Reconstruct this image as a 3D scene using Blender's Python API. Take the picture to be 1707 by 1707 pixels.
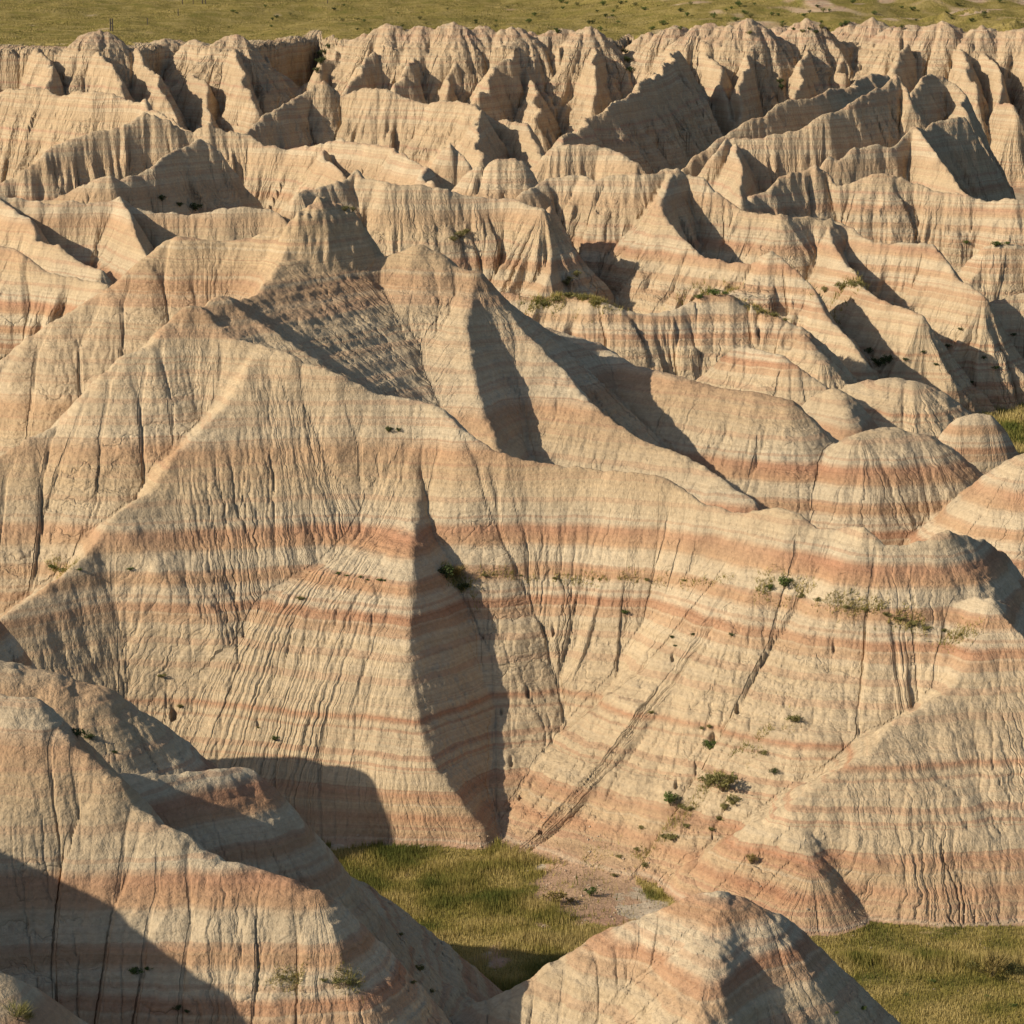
import bpy, math, random, time
import numpy as np
T0 = time.time()
for o in list(bpy.data.objects): bpy.data.objects.remove(o, do_unlink=True)
scene = bpy.context.scene
COL = scene.collection
R = math.radians

# ------------------------------------------------------------------ camera
CAM_H = 28.0; PITCH = 12.0; FOV = 20.0
FPX = 853.5 / math.tan(R(FOV / 2))
cam = bpy.data.cameras.new('camera')
cam.sensor_width = 36; cam.sensor_height = 36; cam.angle = R(FOV)
cam.clip_start = 0.5; cam.clip_end = 5000
camo = bpy.data.objects.new('camera', cam); COL.objects.link(camo)
camo.location = (0, 0, CAM_H); camo.rotation_euler = (R(90 - PITCH), 0, 0)
scene.camera = camo

# ------------------------------------------------------------------ sky and sun
TO_SUN = np.array([-1.0, -0.36, 0.60]); TO_SUN /= np.linalg.norm(TO_SUN)
SUN_EL = math.asin(TO_SUN[2]); SUN_AZ = math.atan2(TO_SUN[0], TO_SUN[1])   # azimuth from +Y towards +X
world = bpy.data.worlds.new('World'); scene.world = world; world.use_nodes = True
wn = world.node_tree.nodes; wl = world.node_tree.links
sky = wn.new('ShaderNodeTexSky'); sky.sky_type = 'NISHITA'; sky.sun_disc = False
sky.sun_elevation = SUN_EL; sky.sun_rotation = SUN_AZ
sky.air_density = 1.0; sky.dust_density = 1.6; sky.ozone_density = 1.0
wl.new(sky.outputs[0], wn['Background'].inputs[0]); wn['Background'].inputs[1].default_value = 0.085
sl = bpy.data.lights.new('sun', 'SUN'); sl.energy = 4.8; sl.angle = R(0.53); sl.color = (1.0, 0.875, 0.70)
so = bpy.data.objects.new('sun', sl); COL.objects.link(so)
from mathutils import Vector
so.rotation_euler = Vector(TO_SUN).to_track_quat('Z', 'Y').to_euler()
so.location = (-60, -20, 60)
scene.view_settings.view_transform = 'Standard'; scene.view_settings.look = 'None'
scene.view_settings.exposure = 0.33; scene.view_settings.gamma = 1.0
scene.view_settings.use_curve_mapping = False

# ------------------------------------------------------------------ helpers
rng = np.random.default_rng(7)
_G = rng.normal(size=(256, 256, 2)).astype(np.float32); _G /= np.linalg.norm(_G, axis=2, keepdims=True)
_GX = np.ascontiguousarray(_G[..., 0]).ravel(); _GY = np.ascontiguousarray(_G[..., 1]).ravel()
def perlin(x, y, seed=0):
    x = np.asarray(x, np.float32) + seed * 17.31; y = np.asarray(y, np.float32) + seed * 9.77
    xf = np.floor(x); yf = np.floor(y)
    xi = xf.astype(np.int32); yi = yf.astype(np.int32)
    fx = x - xf; fy = y - yf
    u = fx * fx * (3 - 2 * fx); v = fy * fy * (3 - 2 * fy)
    x0 = xi & 255; x1 = (xi + 1) & 255; y0 = (yi & 255) << 8; y1 = ((yi + 1) & 255) << 8
    def g(a, b, dx, dy):
        k = a + b
        return _GX[k] * dx + _GY[k] * dy
    a = g(x0, y0, fx, fy); b = g(x1, y0, fx - 1, fy)
    c = g(x0, y1, fx, fy - 1); d = g(x1, y1, fx - 1, fy - 1)
    a += u * (b - a); c += u * (d - c); a += v * (c - a)
    return a * 1.5
def smooth(a, b, x):
    t = np.clip((x - a) / (b - a), 0, 1); return t * t * (3 - 2 * t)
cp, sp_ = math.cos(R(PITCH)), math.sin(R(PITCH))
def P(px, py, Y):
    """a point seen in the photograph at ground distance Y, in metres"""
    a = (px - 853.5) / FPX; b = (853.5 - py) / FPX
    dy = cp + b * sp_; dz = -sp_ + b * cp
    t = Y / dy
    return np.array([a * t, Y, CAM_H + dz * t])

# ------------------------------------------------------------------ terrain grid (polar fan, cell size grows with distance)
QUAL = 1.0
NF = int(910 * QUAL)                       # fine columns
A0, A1 = R(-10.9), R(10.9)
DA = (A1 - A0) / (NF - 1)
fine_a = np.linspace(A0, A1, NF)
left_a = A0 - np.cumsum(np.minimum(DA * 1.12 ** np.arange(1, 90), DA * 14)); left_a = left_a[left_a > R(-38)][::-1]
right_a = A1 + np.cumsum(np.minimum(DA * 1.25 ** np.arange(1, 40), DA * 14)); right_a = right_a[right_a < R(16)]
ANG = np.concatenate([left_a, fine_a, right_a]); c0 = len(left_a); c1 = c0 + NF
R_IN, R_OUT = 54.0, 345.0
NR = int(math.log(R_OUT / R_IN) / DA)
fine_r = R_IN * np.exp(np.arange(NR) * DA)
near_r = R_IN * np.exp(-np.cumsum(np.minimum(DA * 1.1 ** np.arange(1, 80), DA * 14))); near_r = near_r[near_r > 36][::-1]
far_r = fine_r[-1] * np.exp(np.cumsum(np.minimum(DA * 1.02 ** np.arange(1, 600), DA * 6))); far_r = far_r[far_r < 1000]
far_r = np.concatenate([far_r, far_r[-1] * 1.12 ** np.arange(1, 14)])
RAD = np.concatenate([near_r, fine_r, far_r]); r0 = len(near_r); r1 = r0 + NR
NCOL, NROW = len(ANG), len(RAD)
X = (RAD[:, None] * np.sin(ANG)[None, :]).astype(np.float32)
Y = (RAD[:, None] * np.cos(ANG)[None, :]).astype(np.float32)
print('grid', NROW, NCOL, NROW * NCOL, 'fine rows', NR)

# gentle wander of every crest and foot line
WX = X + 0.26 * perlin(X / 4.5, Y / 4.5, 1) + 0.045 * perlin(X / 0.9, Y / 0.9, 2)
WY = Y + 0.26 * perlin(X / 4.7, Y / 4.7, 3) + 0.045 * perlin(X / 0.8, Y / 0.8, 4)
farw = smooth(150, 280, Y)
WX += farw * 0.5 * perlin(X / 4.1, Y / 4.1, 5); WY += farw * 0.5 * perlin(X / 4.3, Y / 4.3, 6)

# valley floor
H = (0.10 * perlin(X / 6, Y / 6, 8) + 0.03 * perlin(X / 1.1, Y / 1.1, 9)).astype(np.float32)
FU = X.copy(); FD = Y * np.float32(0.5)   # across and down the fall line
LAB = np.zeros(H.shape, np.int16)          # 0 valley floor

HILLS = ['valley_floor']; RIDGES = []
def hill_id(n):
    if n not in HILLS: HILLS.append(n)
    return HILLS.index(n)
def block(pts, reach):
    pts = np.asarray(pts); rr = np.hypot(pts[:, 0], pts[:, 1]); aa = np.arctan2(pts[:, 0], pts[:, 1])
    ra, rb = rr.min() - reach, rr.max() + reach
    da = reach / max(ra, 20)
    i0, i1 = np.searchsorted(RAD, [ra, rb]); j0, j1 = np.searchsorted(ANG, [aa.min() - da, aa.max() + da])
    return i0, i1, j0, j1
def raise_ridge(pts, m, r, hid, k=0.25, floor=-1.0, cap=None, cv=0.0, flute=None):
    """pts: 3-D crest line; m: (left, right) slope of its two flanks; r: roundness of the crest"""
    pts = np.asarray(pts, np.float64)
    mm = min(m) * (0.62 if cv else 1.0); reach = (pts[:, 2].max() - floor) / mm + r
    I0, I1, J0, J1 = block(pts, reach)
    if I1 <= I0 or J1 <= J0: return
    hr = np.full((I1 - I0, J1 - J0), -50, np.float32)
    fu = np.zeros_like(hr); fd = np.zeros_like(hr)
    segs = list(zip(pts[:-1], pts[1:])); S0 = 7.0 * len(RIDGES); RIDGES.append(1)
    gs_ = [(a[2] - b[2]) / (math.hypot(b[0] - a[0], b[1] - a[1]) + 1e-3) for a, b in segs]
    gn_ = [gs_[0]] + [0.5 * (p_ + q_) for p_, q_ in zip(gs_[:-1], gs_[1:])] + [gs_[-1]]
    for si_, (a, b) in enumerate(segs):
        rc = (max(a[2], b[2]) - floor) / mm + r
        i0, i1, j0, j1 = block([a, b], rc)
        i0, i1, j0, j1 = max(i0, I0), min(i1, I1), max(j0, J0), min(j1, J1)
        if i1 <= i0 or j1 <= j0: continue
        x = WX[i0:i1, j0:j1] - np.float32(a[0]); y = WY[i0:i1, j0:j1] - np.float32(a[1])
        dx, dy = np.float32(b[0] - a[0]), np.float32(b[1] - a[1]); L2 = dx * dx + dy * dy + np.float32(1e-6)
        t = np.clip((x * dx + y * dy) / L2, 0, 1)
        cr = (dx * y - dy * x) / np.float32(math.sqrt(L2))
        ex = x - t * dx; ey = y - t * dy
        d2 = ex * ex + ey * ey
        d = np.sqrt(d2)
        if m[0] != m[1]:
            w = 0.5 + 0.5 * cr / (d + np.float32(1e-3)); w = np.clip(w, 0, 1)
            sl_ = np.float32(m[1]) + w * np.float32(m[0] - m[1])
        else: sl_ = np.float32(m[0])
        drop = sl_ * (np.sqrt(d2 + np.float32(r * r)) - np.float32(r))
        over = (x * dx + y * dy) / np.float32(math.sqrt(L2)) - t * np.float32(math.sqrt(L2))
        if si_ > 0: over = np.maximum(over, 0)
        if si_ < len(segs) - 1: over = np.minimum(over, 0)
        if cap:                                            # steep upper tier then gentler below
            drop = drop + np.float32(cap[1]) * np.minimum(d, np.float32(cap[0]))
        if cv < 0: drop = np.where(cr > 0, np.float32(-cv) * (1 - np.exp(drop / np.float32(cv))) + 0.5 * np.maximum(drop + np.float32(cv), 0), drop)
        if cv > 0: drop = np.float32(cv) * (1 - np.exp(-drop / np.float32(cv)))   # slopes ease off towards the foot
        z = np.float32(a[2]) + t * np.float32(b[2] - a[2]) - drop
        sl2 = (slice(i0 - I0, i1 - I0), slice(j0 - J0, j1 - J0))
        s = hr[sl2]; wn_ = z > s
        L_ = math.sqrt(float(L2)); gm = (np.float32(gn_[si_]) + t * np.float32(gn_[si_ + 1] - gn_[si_])) / sl_
        gm = np.clip(gm, -3, 3)
        u_ = np.float32(S0) + t * np.float32(L_) - gm * d * (np.abs(over) < 1e-3) + np.sign(over) * np.arctan2(np.abs(over), np.abs(cr) + 1e-3) * np.float32(2.2)
        u_ = u_ + (cr > 0) * np.float32(31.7)
        fu[sl2][wn_] = u_[wn_]; fd[sl2][wn_] = d[wn_]
        s[wn_] = z[wn_]
        S0 += L_
    hb = H[I0:I1, J0:J1]; lb = LAB[I0:I1, J0:J1]
    if flute:                                              # buttresses and gullies down the flanks
        mk = hr > hb - 0.5
        uu, dd_ = fu[mk], fd[mk]
        for lam, amp, sd in flute:
            v = np.abs(perlin(uu / lam + 0.25 * perlin(uu / 1.7, dd_ / 2.5, sd + 3), dd_ / (lam * 5), sd)) * 1.7
            hr[mk] -= (np.minimum(v, 1.2) * amp * np.clip(dd_ - 0.15 * lam, 0, 5.5)).astype(np.float32)
    df = hr - hb
    wn_ = df > 0; lb[wn_] = hid; FU[I0:I1, J0:J1][wn_] = fu[wn_]; FD[I0:I1, J0:J1][wn_] = fd[wn_]
    e = np.maximum(k - np.abs(df), 0)
    hb[:] = np.maximum(hr, hb) + e * e / (4 * k)

def raise_rib(pts, m, r, hid, k=0.25, nose=1.0):
    """a straight-running rib: crest height and offset read along one axis, a plane flank on each side"""
    pts = np.asarray(pts, np.float64)
    reach = min((pts[:, 2].max() + 1) / min(m) + r, 14.0)
    i0, i1, j0, j1 = block(pts, reach)
    if i1 <= i0 or j1 <= j0: return
    e = pts[-1, :2] - pts[0, :2]; L = float(np.hypot(*e)); e = e / L
    sn = (pts[:, :2] - pts[0, :2]) @ e; ln = e[0] * (pts[:, 1] - pts[0, 1]) - e[1] * (pts[:, 0] - pts[0, 0])
    ok = np.concatenate([[True], np.diff(np.maximum.accumulate(sn)) > 1e-4]); sn, ln, zn = sn[ok], ln[ok], pts[ok, 2]
    x = WX[i0:i1, j0:j1] - np.float32(pts[0, 0]); y = WY[i0:i1, j0:j1] - np.float32(pts[0, 1])
    sv = x * np.float32(e[0]) + y * np.float32(e[1]); lv = np.float32(e[0]) * y - np.float32(e[1]) * x
    sc = np.clip(sv, 0, L); over = np.abs(sv - sc)
    d = lv - np.interp(sc, sn, ln).astype(np.float32); z = np.interp(sc, sn, zn).astype(np.float32)
    g = np.float32(-np.polyfit(sn, zn, 1)[0])
    ms = np.where(d > 0, np.float32(m[0]), np.float32(m[1])); ad = np.abs(d)
    hr = z - ms * (np.sqrt(ad * ad + np.float32(r * r)) - np.float32(r)) - np.float32(nose) * over
    hr = np.where(ad > reach, -50, hr)
    S0 = 7.0 * len(RIDGES); RIDGES.append(1)
    u_ = np.float32(S0) + sc - np.clip(g / ms, -3, 3) * ad + (d > 0) * np.float32(31.7)
    hb = H[i0:i1, j0:j1]; df = hr - hb; wn_ = df > 0
    LAB[i0:i1, j0:j1][wn_] = hid; FU[i0:i1, j0:j1][wn_] = u_[wn_]; FD[i0:i1, j0:j1][wn_] = (ad + over)[wn_]
    ee = np.maximum(k - np.abs(df), 0); hb[:] = np.maximum(hr, hb) + ee * ee / (4 * k)

def ridge(hill, nodes, m=(1.0, 1.0), r=0.35, k=0.3, spur=None, dz=0.0, cap=None, jag=0.0, raw=False, cv=0.0, sm=0, rib=False, nose=1.0, flute=None):
    hid = hill_id(hill)
    pts = [np.array(n, float) if raw else P(*n) for n in nodes]
    for p in pts: p[2] += dz
    if sm:                                                 # rounded bends
        q = [2 * pts[0] - pts[1]] + pts + [2 * pts[-1] - pts[-2]]; out = []
        for i in range(1, len(q) - 2):
            for f in np.arange(sm) / sm:
                out.append(0.5 * (2 * q[i] + (q[i + 1] - q[i - 1]) * f + (2 * q[i - 1] - 5 * q[i] + 4 * q[i + 1] - q[i + 2]) * f ** 2 + (3 * q[i] - q[i - 1] - 3 * q[i + 1] + q[i + 2]) * f ** 3))
        pts = out + [pts[-1]]
    # densify with small irregularities along the crest
    if jag > 0:
        out = [pts[0]]; rr = np.random.default_rng(int(abs(nodes[0][0] * 7 + nodes[0][1] * 3)) % 99991)
        for a, b in zip(pts[:-1], pts[1:]):
            n = max(1, int(np.hypot(*(b - a)[:2]) / (jag * 5)))
            for i in range(1, n + 1):
                q = a + (b - a) * i / n
                if i < n: q = q + np.array([rr.normal(0, jag), rr.normal(0, jag), rr.normal(0, jag * 0.6)])
                out.append(q)
        pts = out
    if rib: raise_rib(pts, m, r, hid, k, nose); return pts
    my = np.mean([p[1] for p in pts])
    if my > 125:
        fl_ = [(3.4, 0.65, 14), (1.3, 0.36, 15), (0.6, 0.14, 16)]; spur = None
        if r < 0.6: r = r * 0.35
    elif my > 80: fl_ = [(2.0, 0.05, 14), (0.8, 0.03, 15)]
    else: fl_ = [(1.6, 0.06, 14)]
    if flute is not None: fl_ = flute
    raise_ridge(pts, m, r, hid, k, cap=cap, cv=cv, flute=fl_)
    if spur:
        auto_spurs(pts, m, hid, **spur)
    return pts
def auto_spurs(pts, m, hid, gap=3.0, rel=0.9, own=1.2, sides=(1, 1), r=0.12, k=0.12, start=0.3, jit=0.35, seed=1, zmin=0.0, ln=1.0):
    rr = np.random.default_rng(seed + int(abs(pts[0][0] * 13 + pts[0][1] * 5)))
    pts = np.asarray(pts); seg = np.diff(pts, axis=0); L = np.hypot(seg[:, 0], seg[:, 1]); cum = np.concatenate([[0], np.cumsum(L)])
    for side in (0, 1):                                    # 0 left of travel, 1 right
        if not sides[side]: continue
        s = gap * rr.uniform(0.2, 0.8)
        while s < cum[-1]:
            i = min(np.searchsorted(cum, s) - 1, len(seg) - 1); i = max(i, 0)
            t = (s - cum[i]) / max(L[i], 1e-6); p = pts[i] + seg[i] * t
            d = seg[i][:2] / max(L[i], 1e-6); n = np.array([-d[1], d[0]]) * (1 if side == 0 else -1)
            # fall line leans to the descending end of the crest
            g = seg[i][2] / max(L[i], 1e-6); n = n - d * g * 0.8
            a = rr.normal(0, jit); n = np.array([n[0] * math.cos(a) - n[1] * math.sin(a), n[0] * math.sin(a) + n[1] * math.cos(a)]); n /= np.linalg.norm(n)
            ms = m[side] * rel * rr.uniform(0.96, 1.05)
            Lm = (p[2] - zmin) / ms * ln * rr.uniform(0.55, 1.0)
            if Lm > 0.6:
                q = [p + np.array([n[0] * start, n[1] * start, -ms * start - 0.02])]
                ns = 3
                for j in range(1, ns + 1):
                    f = j / ns; wob = rr.normal(0, 0.05 * Lm) * f
                    q.append(p + np.array([n[0] * Lm * f - n[1] * wob, n[1] * Lm * f + n[0] * wob, -ms * Lm * f - 0.02]))
                o = own * m[side]
                raise_ridge(q, (o, o), r, hid, k)
            s += gap * rr.uniform(0.55, 1.5)

SP = lambda gap, rel=0.92, sides=(1, 1), **kw: dict(gap=gap, rel=rel, sides=sides, **kw)
#RIDGE_DATA_BEGIN
# ---- the big butte in the middle: rear summit
B = 'central_butte'
ridge('rear_summit', [(-420,760,101),(-220,690,103),(-80,640,104),(0,603,105),(60,560,105.5),(110,528,106),(180,480,107),(240,430,108),(285,400,109),(302,393,109),(340,399,109),(383,402,109),(443,386,109),(490,372,109)], m=(1.1,1.0))
ridge('rear_summit', [(490,378,108.6),(520,385,108.7),(560,388,108.8),(604,405,108.8),(640,427,108.6),(700,408,108.6),(735,420,108.5),(756,440,108.2),(796,452,107.8)], m=(1.1,0.85), r=0.15)
ridge('rear_summit', [(502,356,107.9),(518,340,108.2),(530,333,108.4),(566,335,109.0),(590,366,109.4),(610,398,109.8)], m=(1.9,1.6), r=0.35, jag=0.12, spur=SP(0.8,0.82,ln=0.16,zmin=12,jit=0.5))
ridge('rear_summit', [(500,385,108.3),(465,450,105.4),(430,492,103.2),(400,500,102),(375,493,100.8),(362,491,100.2),(350,505,99.8),(335,517,99.3),(312,515,99),(300,518,99)], m=(0.58,0.95), r=0.06, rib=True, nose=1.3)
ridge('rear_summit', [(640,432,110),(650,520,107.4),(660,600,105.4),(668,650,104)], m=(0.5,0.45), r=0.6, rib=True)
ridge('rear_summit', [(796,452,108),(788,500,106.3),(778,550,104.6),(784,600,103),(806,690,100.5),(840,770,98)], m=(1.1,0.5), r=0.1, sm=3, rib=True)
ridge('rear_summit', [(796,452,108),(820,486,107.6),(880,565,105.6),(960,640,103.5),(1000,680,102),(1060,730,100.5),(1110,748,99.5),(1160,770,98.5),(1210,805,97),(1250,830,96)], m=(1.1,0.7), r=0.1, sm=3, rib=True)
ridge('overhang_hill', [(816,482,108.5),(860,521,111),(900,545,113),(996,571,112.5),(1051,608,111),(1130,625,109),(1200,645,108),(1270,655,107),(1310,665,106.5),(1345,698,106.5)], m=(1.0,0.8), r=0.5, spur=SP(3,0.93))
# ---- front wall crest
ridge(B, [(272,546,98.6),(300,520,99),(320,516,99.2),(340,522,99),(356,546,98.6),(380,565,98.2),(430,573,98),(480,588,97.6),(500,602,97.5),(560,621,97),(620,654,96.6),(665,660,96.5),(690,665,96.4),(740,681,96),(762,706,95.4),(800,736,95),(840,756,94.7),(890,770,94.5),(940,775,94.3),(1000,781,94),(1060,787,93.5),(1105,793,93.2),(1127,800,93),(1152,820,92.5),(1177,838,92),(1213,850,91.5),(1253,855,91)], m=(1.0,1.4), r=0.1, cv=22)
ridge('front_wall', [(1253,855,91),(1275,850,90.8),(1299,845,90.5),(1320,852,90.1),(1353,878,89.5),(1384,880,89.2),(1414,877,88.9),(1436,877,88.5),(1449,890,88.3),(1469,905,88),(1500,909,88),(1524,903,88.1),(1555,898,88.2),(1580,889,88.5)], m=(1.3,1.0), r=0.06, cv=22)
ridge('front_wall', [(1560,897,88.3),(1580,889,88.5),(1605,889,88.8),(1636,900,89.6),(1666,920,90.4),(1685,945,91),(1760,1010,93)], m=(1.0,1.35), r=0.15)
ridge('front_wall', [(1582,890,88.4),(1560,930,88.0),(1551,965,87.5),(1558,992,87.1),(1575,1006,86.8),(1600,1004,86.5),(1625,999,86.3),(1655,998,86)], m=(2.2,0.85), r=0.05)
ridge('front_pyramid', [(1625,999,86.3),(1655,998,86),(1640,1060,85.0),(1612,1120,83.9),(1575,1160,83.1),(1520,1190,82.4),(1480,1207,82),(1440,1250,81.0),(1380,1290,80.3),(1330,1335,79.5)], m=(0.52,0.62), r=0.06, sm=3, rib=True)
ridge('front_pyramid', [(1380,1290,80.3),(1330,1335,79.5),(1332,1385,78.6),(1343,1425,77.8),(1350,1445,77.3)], m=(0.95,0.7), r=0.25)
ridge('front_pyramid', [(1655,998,86),(1682,1014,87.2),(1712,1045,89.0),(1760,1100,91.5)], m=(1.2,1.1), r=0.1)
# ---- spurs of the front wall
ridge(B, [(300,520,99),(272,546,98.6),(247,571,98),(201,592,97.5),(166,622,97),(141,652,96.6),(101,707,96),(45,732,95.3),(0,763,94.8),(-60,800,94),(-160,860,93),(-300,940,92)], m=(1.0,1.1), r=0.1)
ridge('left_spur', [(430,577,97.9),(400,620,97.0),(370,680,95.8),(300,752,94.3),(262,808,93.3),(240,832,92.8),(186,865,91.8)], m=(0.75,0.6), r=0.08, sm=3, rib=True)
ridge('left_spur', [(240,832,92.8),(186,865,91.8),(158,905,91.0),(131,938,90.2),(91,971,89.4),(30,1016,88.2),(-60,1080,87.0),(-200,1170,85.6)], m=(1.3,0.6), r=0.06, sm=3, rib=True)
ridge('middle_spur', [(703,740,95.3),(692,775,94.8),(687,830,93.7),(683,870,92.7),(679,893,91.6),(684,960,89.8),(688,1020,88.7),(692,1080,87.6),(694,1140,86.7),(702,1200,85.8),(722,1260,84.9),(758,1320,84.1),(806,1375,83.6)], m=(0.95,0.42), r=0.12, k=0.2, sm=3, rib=True, jag=0.07)
# ---- domes right of the butte
ridge('round_dome', [(1440,724,104.5),(1490,713,105),(1530,722,105)], m=(1.35,1.35), r=1.9)
ridge('right_dome', [(1605,695,118),(1632,688,118),(1648,691,118)], m=(2.3,2.2), r=0.8)
ridge('edge_dome', [(1740,752,100),(1800,728,101),(1950,700,102)], m=(0.9,0.95), r=1.3)
ridge('small_dome', [(1372,655,113),(1388,648,113),(1400,655,112.5),(1415,700,110.5)], m=(1.3,1.2), r=0.6)
ridge('low_dome', [(1450,634,143),(1490,629,142),(1520,636,141)], m=(0.9,0.85), r=1.8, flute=[(1.2, 0.06, 14)])
# ---- foreground
ridge('foreground_hill', [(-900,900,66),(-500,1050,63.5),(-150,1130,62),(0,1153,61.5),(55,1158,61.3),(95,1212,60.8),(170,1290,60),(215,1348,59.5),(245,1365,59.3),(300,1394,59),(370,1434,58.6),(440,1447,58.5),(490,1462,58.3),(540,1484,58.1)], m=(1.35,1.0), r=0.3)
ridge('foreground_hump', [(-300,1040,66),(-100,1085,66),(0,1106,66),(60,1118,66),(130,1142,66),(190,1178,66)], m=(0.95,0.95), r=0.8)
ridge('foreground_hump', [(150,1290,63),(230,1290,63.5),(300,1294,64),(360,1288,64.5),(400,1284,65)], m=(1.5,1.3), r=0.5)
ridge('foreground_mound', [(820,1672,59.4),(900,1632,59.6),(1000,1574,59.8),(1050,1546,60),(1095,1533,60),(1150,1506,60),(1190,1495,60),(1230,1500,60),(1255,1510,60)], m=(1.2,1.0), r=0.9, sm=2)
ridge('foreground_mound', [(1205,1497,60),(1190,1560,58.6),(1170,1640,57.2),(1150,1720,56)], m=(1.3,0.75), r=0.5)
ridge('corner_mound', [(-330,1500,51),(-200,1545,51),(-90,1590,51),(-20,1625,51)], m=(1.0,1.0), r=0.5)
ridge('shadow_hill', [(-34,53,12),(-27,56,14.5),(-20.8,56.6,13.6),(-17.5,54.6,12.6),(-15.6,53,11.6)], m=(1.0,1.0), r=0.8, raw=True)
ridge('side_hill', [(-19.5,81.6,5.5),(-18.4,81.2,7.6),(-17.4,81,8.9),(-16.6,80.7,8.6),(-16.0,80.5,8.7),(-15.3,80.3,7.4),(-14.9,80.2,6.4)], m=(1.6,1.6), r=0.9, raw=True, flute=[(1.2, 0.1, 14)])
# ---- middle distance, left
ridge('banded_mound_left', [(-160,395,152),(-40,404,151),(10,411,150),(40,424,149),(80,454,148),(130,462,147),(181,473,145)], m=(1.0,0.9), r=0.5, spur=SP(3.5,0.92))
ridge('left_mid_ridge', [(-120,300,168),(0,325,166),(45,333,166),(100,337,165),(146,338,165),(180,334,165),(201,329,165),(237,348,165),(282,353,165),(317,356,165),(343,353,165),(383,345,165),(418,343,165),(455,346,165),(480,368,164)], m=(1.1,1.1), r=0.3, spur=SP(3.5,0.86,sides=(1,1)), jag=0.15)
ridge('left_mid_ridge', [(201,330,165),(212,352,162.5),(225,385,159.5),(240,425,156.5)], m=(1.5,1.1), r=0.2)
ridge('left_mid_ridge', [(-10,322,166),(30,352,163),(62,385,160.5),(100,406,158),(128,434,156),(165,450,154)], m=(1.3,1.0), r=0.3, jag=0.25)
ridge('knobbed_ridge', [(40,345,179),(100,325,179),(140,305,179),(165,292,179),(180,290,179),(196,297,179.5),(215,290,180),(232,287,181),(262,275,182),(278,255,184),(290,247,185),(332,229,187),(345,238,187),(360,252,187)], m=(1.1,1.3), r=0.3, spur=SP(3,0.84), jag=0.25)
ridge('left_far_ridge', [(-80,345,197),(0,307,199),(45,282,200),(91,243,202),(131,228,203),(171,217,204),(212,201,205),(242,184,206),(262,190,206),(282,199,206),(307,217,206),(322,218,206),(348,204,206),(383,217,206),(418,222,206),(438,238,205),(484,245,204),(509,242,203),(534,238,202)], m=(1.1,1.1), r=0.4, spur=SP(4,0.86), jag=0.25)
ridge('left_back_ridge', [(-90,140,255),(0,148,252),(70,146,250),(105,158,248),(150,150,246),(200,160,244),(243,160,242),(262,182,238),(300,205,234),(316,212,232)], m=(1.2,1.25), r=0.4, spur=SP(4,0.85), jag=0.3)
ridge('center_mid_ridge', [(500,318,166),(579,298,169),(594,281,170),(604,296,169),(645,303,168),(670,307,168),(705,305,168),(756,317,168),(786,327,168),(851,330,168),(900,345,166)], m=(1.1,1.0), r=0.4, spur=SP(4,0.9), jag=0.15)
ridge('center_mid_ridge', [(534,238,202),(565,230,201),(604,237,199),(645,242,196),(675,253,192),(697,272,188),(725,300,182)], m=(1.2,1.1), r=0.3, spur=SP(4,0.88), jag=0.2)
ridge('center_mid_ridge', [(540,245,200),(552,268,196),(575,290,191)], m=(1.4,1.1), r=0.2)
ridge('small_crag', [(722,262,196),(735,248,196),(751,237,196),(765,250,196),(785,268,195)], m=(1.6,1.6), r=0.15, jag=0.25)
ridge('mid_dome', [(800,278,180),(831,264,180),(858,264,180),(875,285,180)], m=(1.2,1.2), r=1.0, spur=SP(3,0.9))
ridge('center_far_hill', [(405,218,226),(443,187,230),(480,168,233),(504,157,235),(525,138,236),(536,132,236),(548,145,236),(564,157,236),(604,146,235),(640,144,234),(670,157,233),(700,166,232),(735,165,230),(756,166,229),(775,168,228),(791,171,227)], m=(1.2,1.15), r=0.4, spur=SP(5,0.88), jag=0.25)
ridge('center_far_hill', [(791,171,227),(797,195,222),(800,225,216),(806,262,209)], m=(1.5,1.1), r=0.25, jag=0.2)
ridge('center_far_hill', [(791,171,227),(826,198,226),(850,201,225),(870,202,224),(885,230,221),(905,265,216)], m=(1.2,1.2), r=0.5)
# ---- middle distance, right
ridge('banded_ridge', [(725,410,172),(800,365,174),(850,330,175),(880,314,176),(915,296,178),(945,294,178),(975,291,178),(996,299,177),(1036,289,177),(1076,290,177),(1101,281,178),(1126,279,178),(1146,291,178),(1176,298,177),(1201,321,176),(1231,346,175),(1251,351,174),(1302,355,173),(1345,360,174),(1382,364,174)], m=(1.1,0.8), r=0.35, spur=SP(4,0.92), jag=0.12)
ridge('banded_ridge', [(1126,279,178),(1110,315,174.5),(1098,340,172),(1106,355,170.5),(1130,390,168),(1146,406,166.5),(1171,427,165),(1210,434,164),(1250,437,163),(1270,425,163),(1287,416,162.5),(1305,430,162),(1352,475,160),(1375,515,157.5),(1402,548,155),(1440,598,151.5)], m=(1.2,0.75), r=0.25, spur=SP(3.5,0.92))
ridge('banded_ridge', [(915,340,172),(912,370,169),(915,410,165.5),(918,460,161)], m=(1.4,0.9), r=0.2)
ridge('layered_mound', [(830,485,152),(880,497,151),(930,492,150.5),(985,497,150),(1030,512,149.5),(1075,523,149.5),(1130,513,150),(1175,492,151),(1210,489,151),(1250,510,150.5),(1300,530,149.5),(1330,545,148.5),(1370,600,145)], m=(0.9,0.75), r=0.8, spur=SP(4,0.92))
ridge('low_banded_spur', [(1240,575,141),(1287,588,139.5),(1300,592,139),(1330,612,138),(1370,640,137)], m=(1.0,0.75), r=0.5, flute=[(1.5, 0.12, 14), (0.6, 0.06, 15)])
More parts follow.
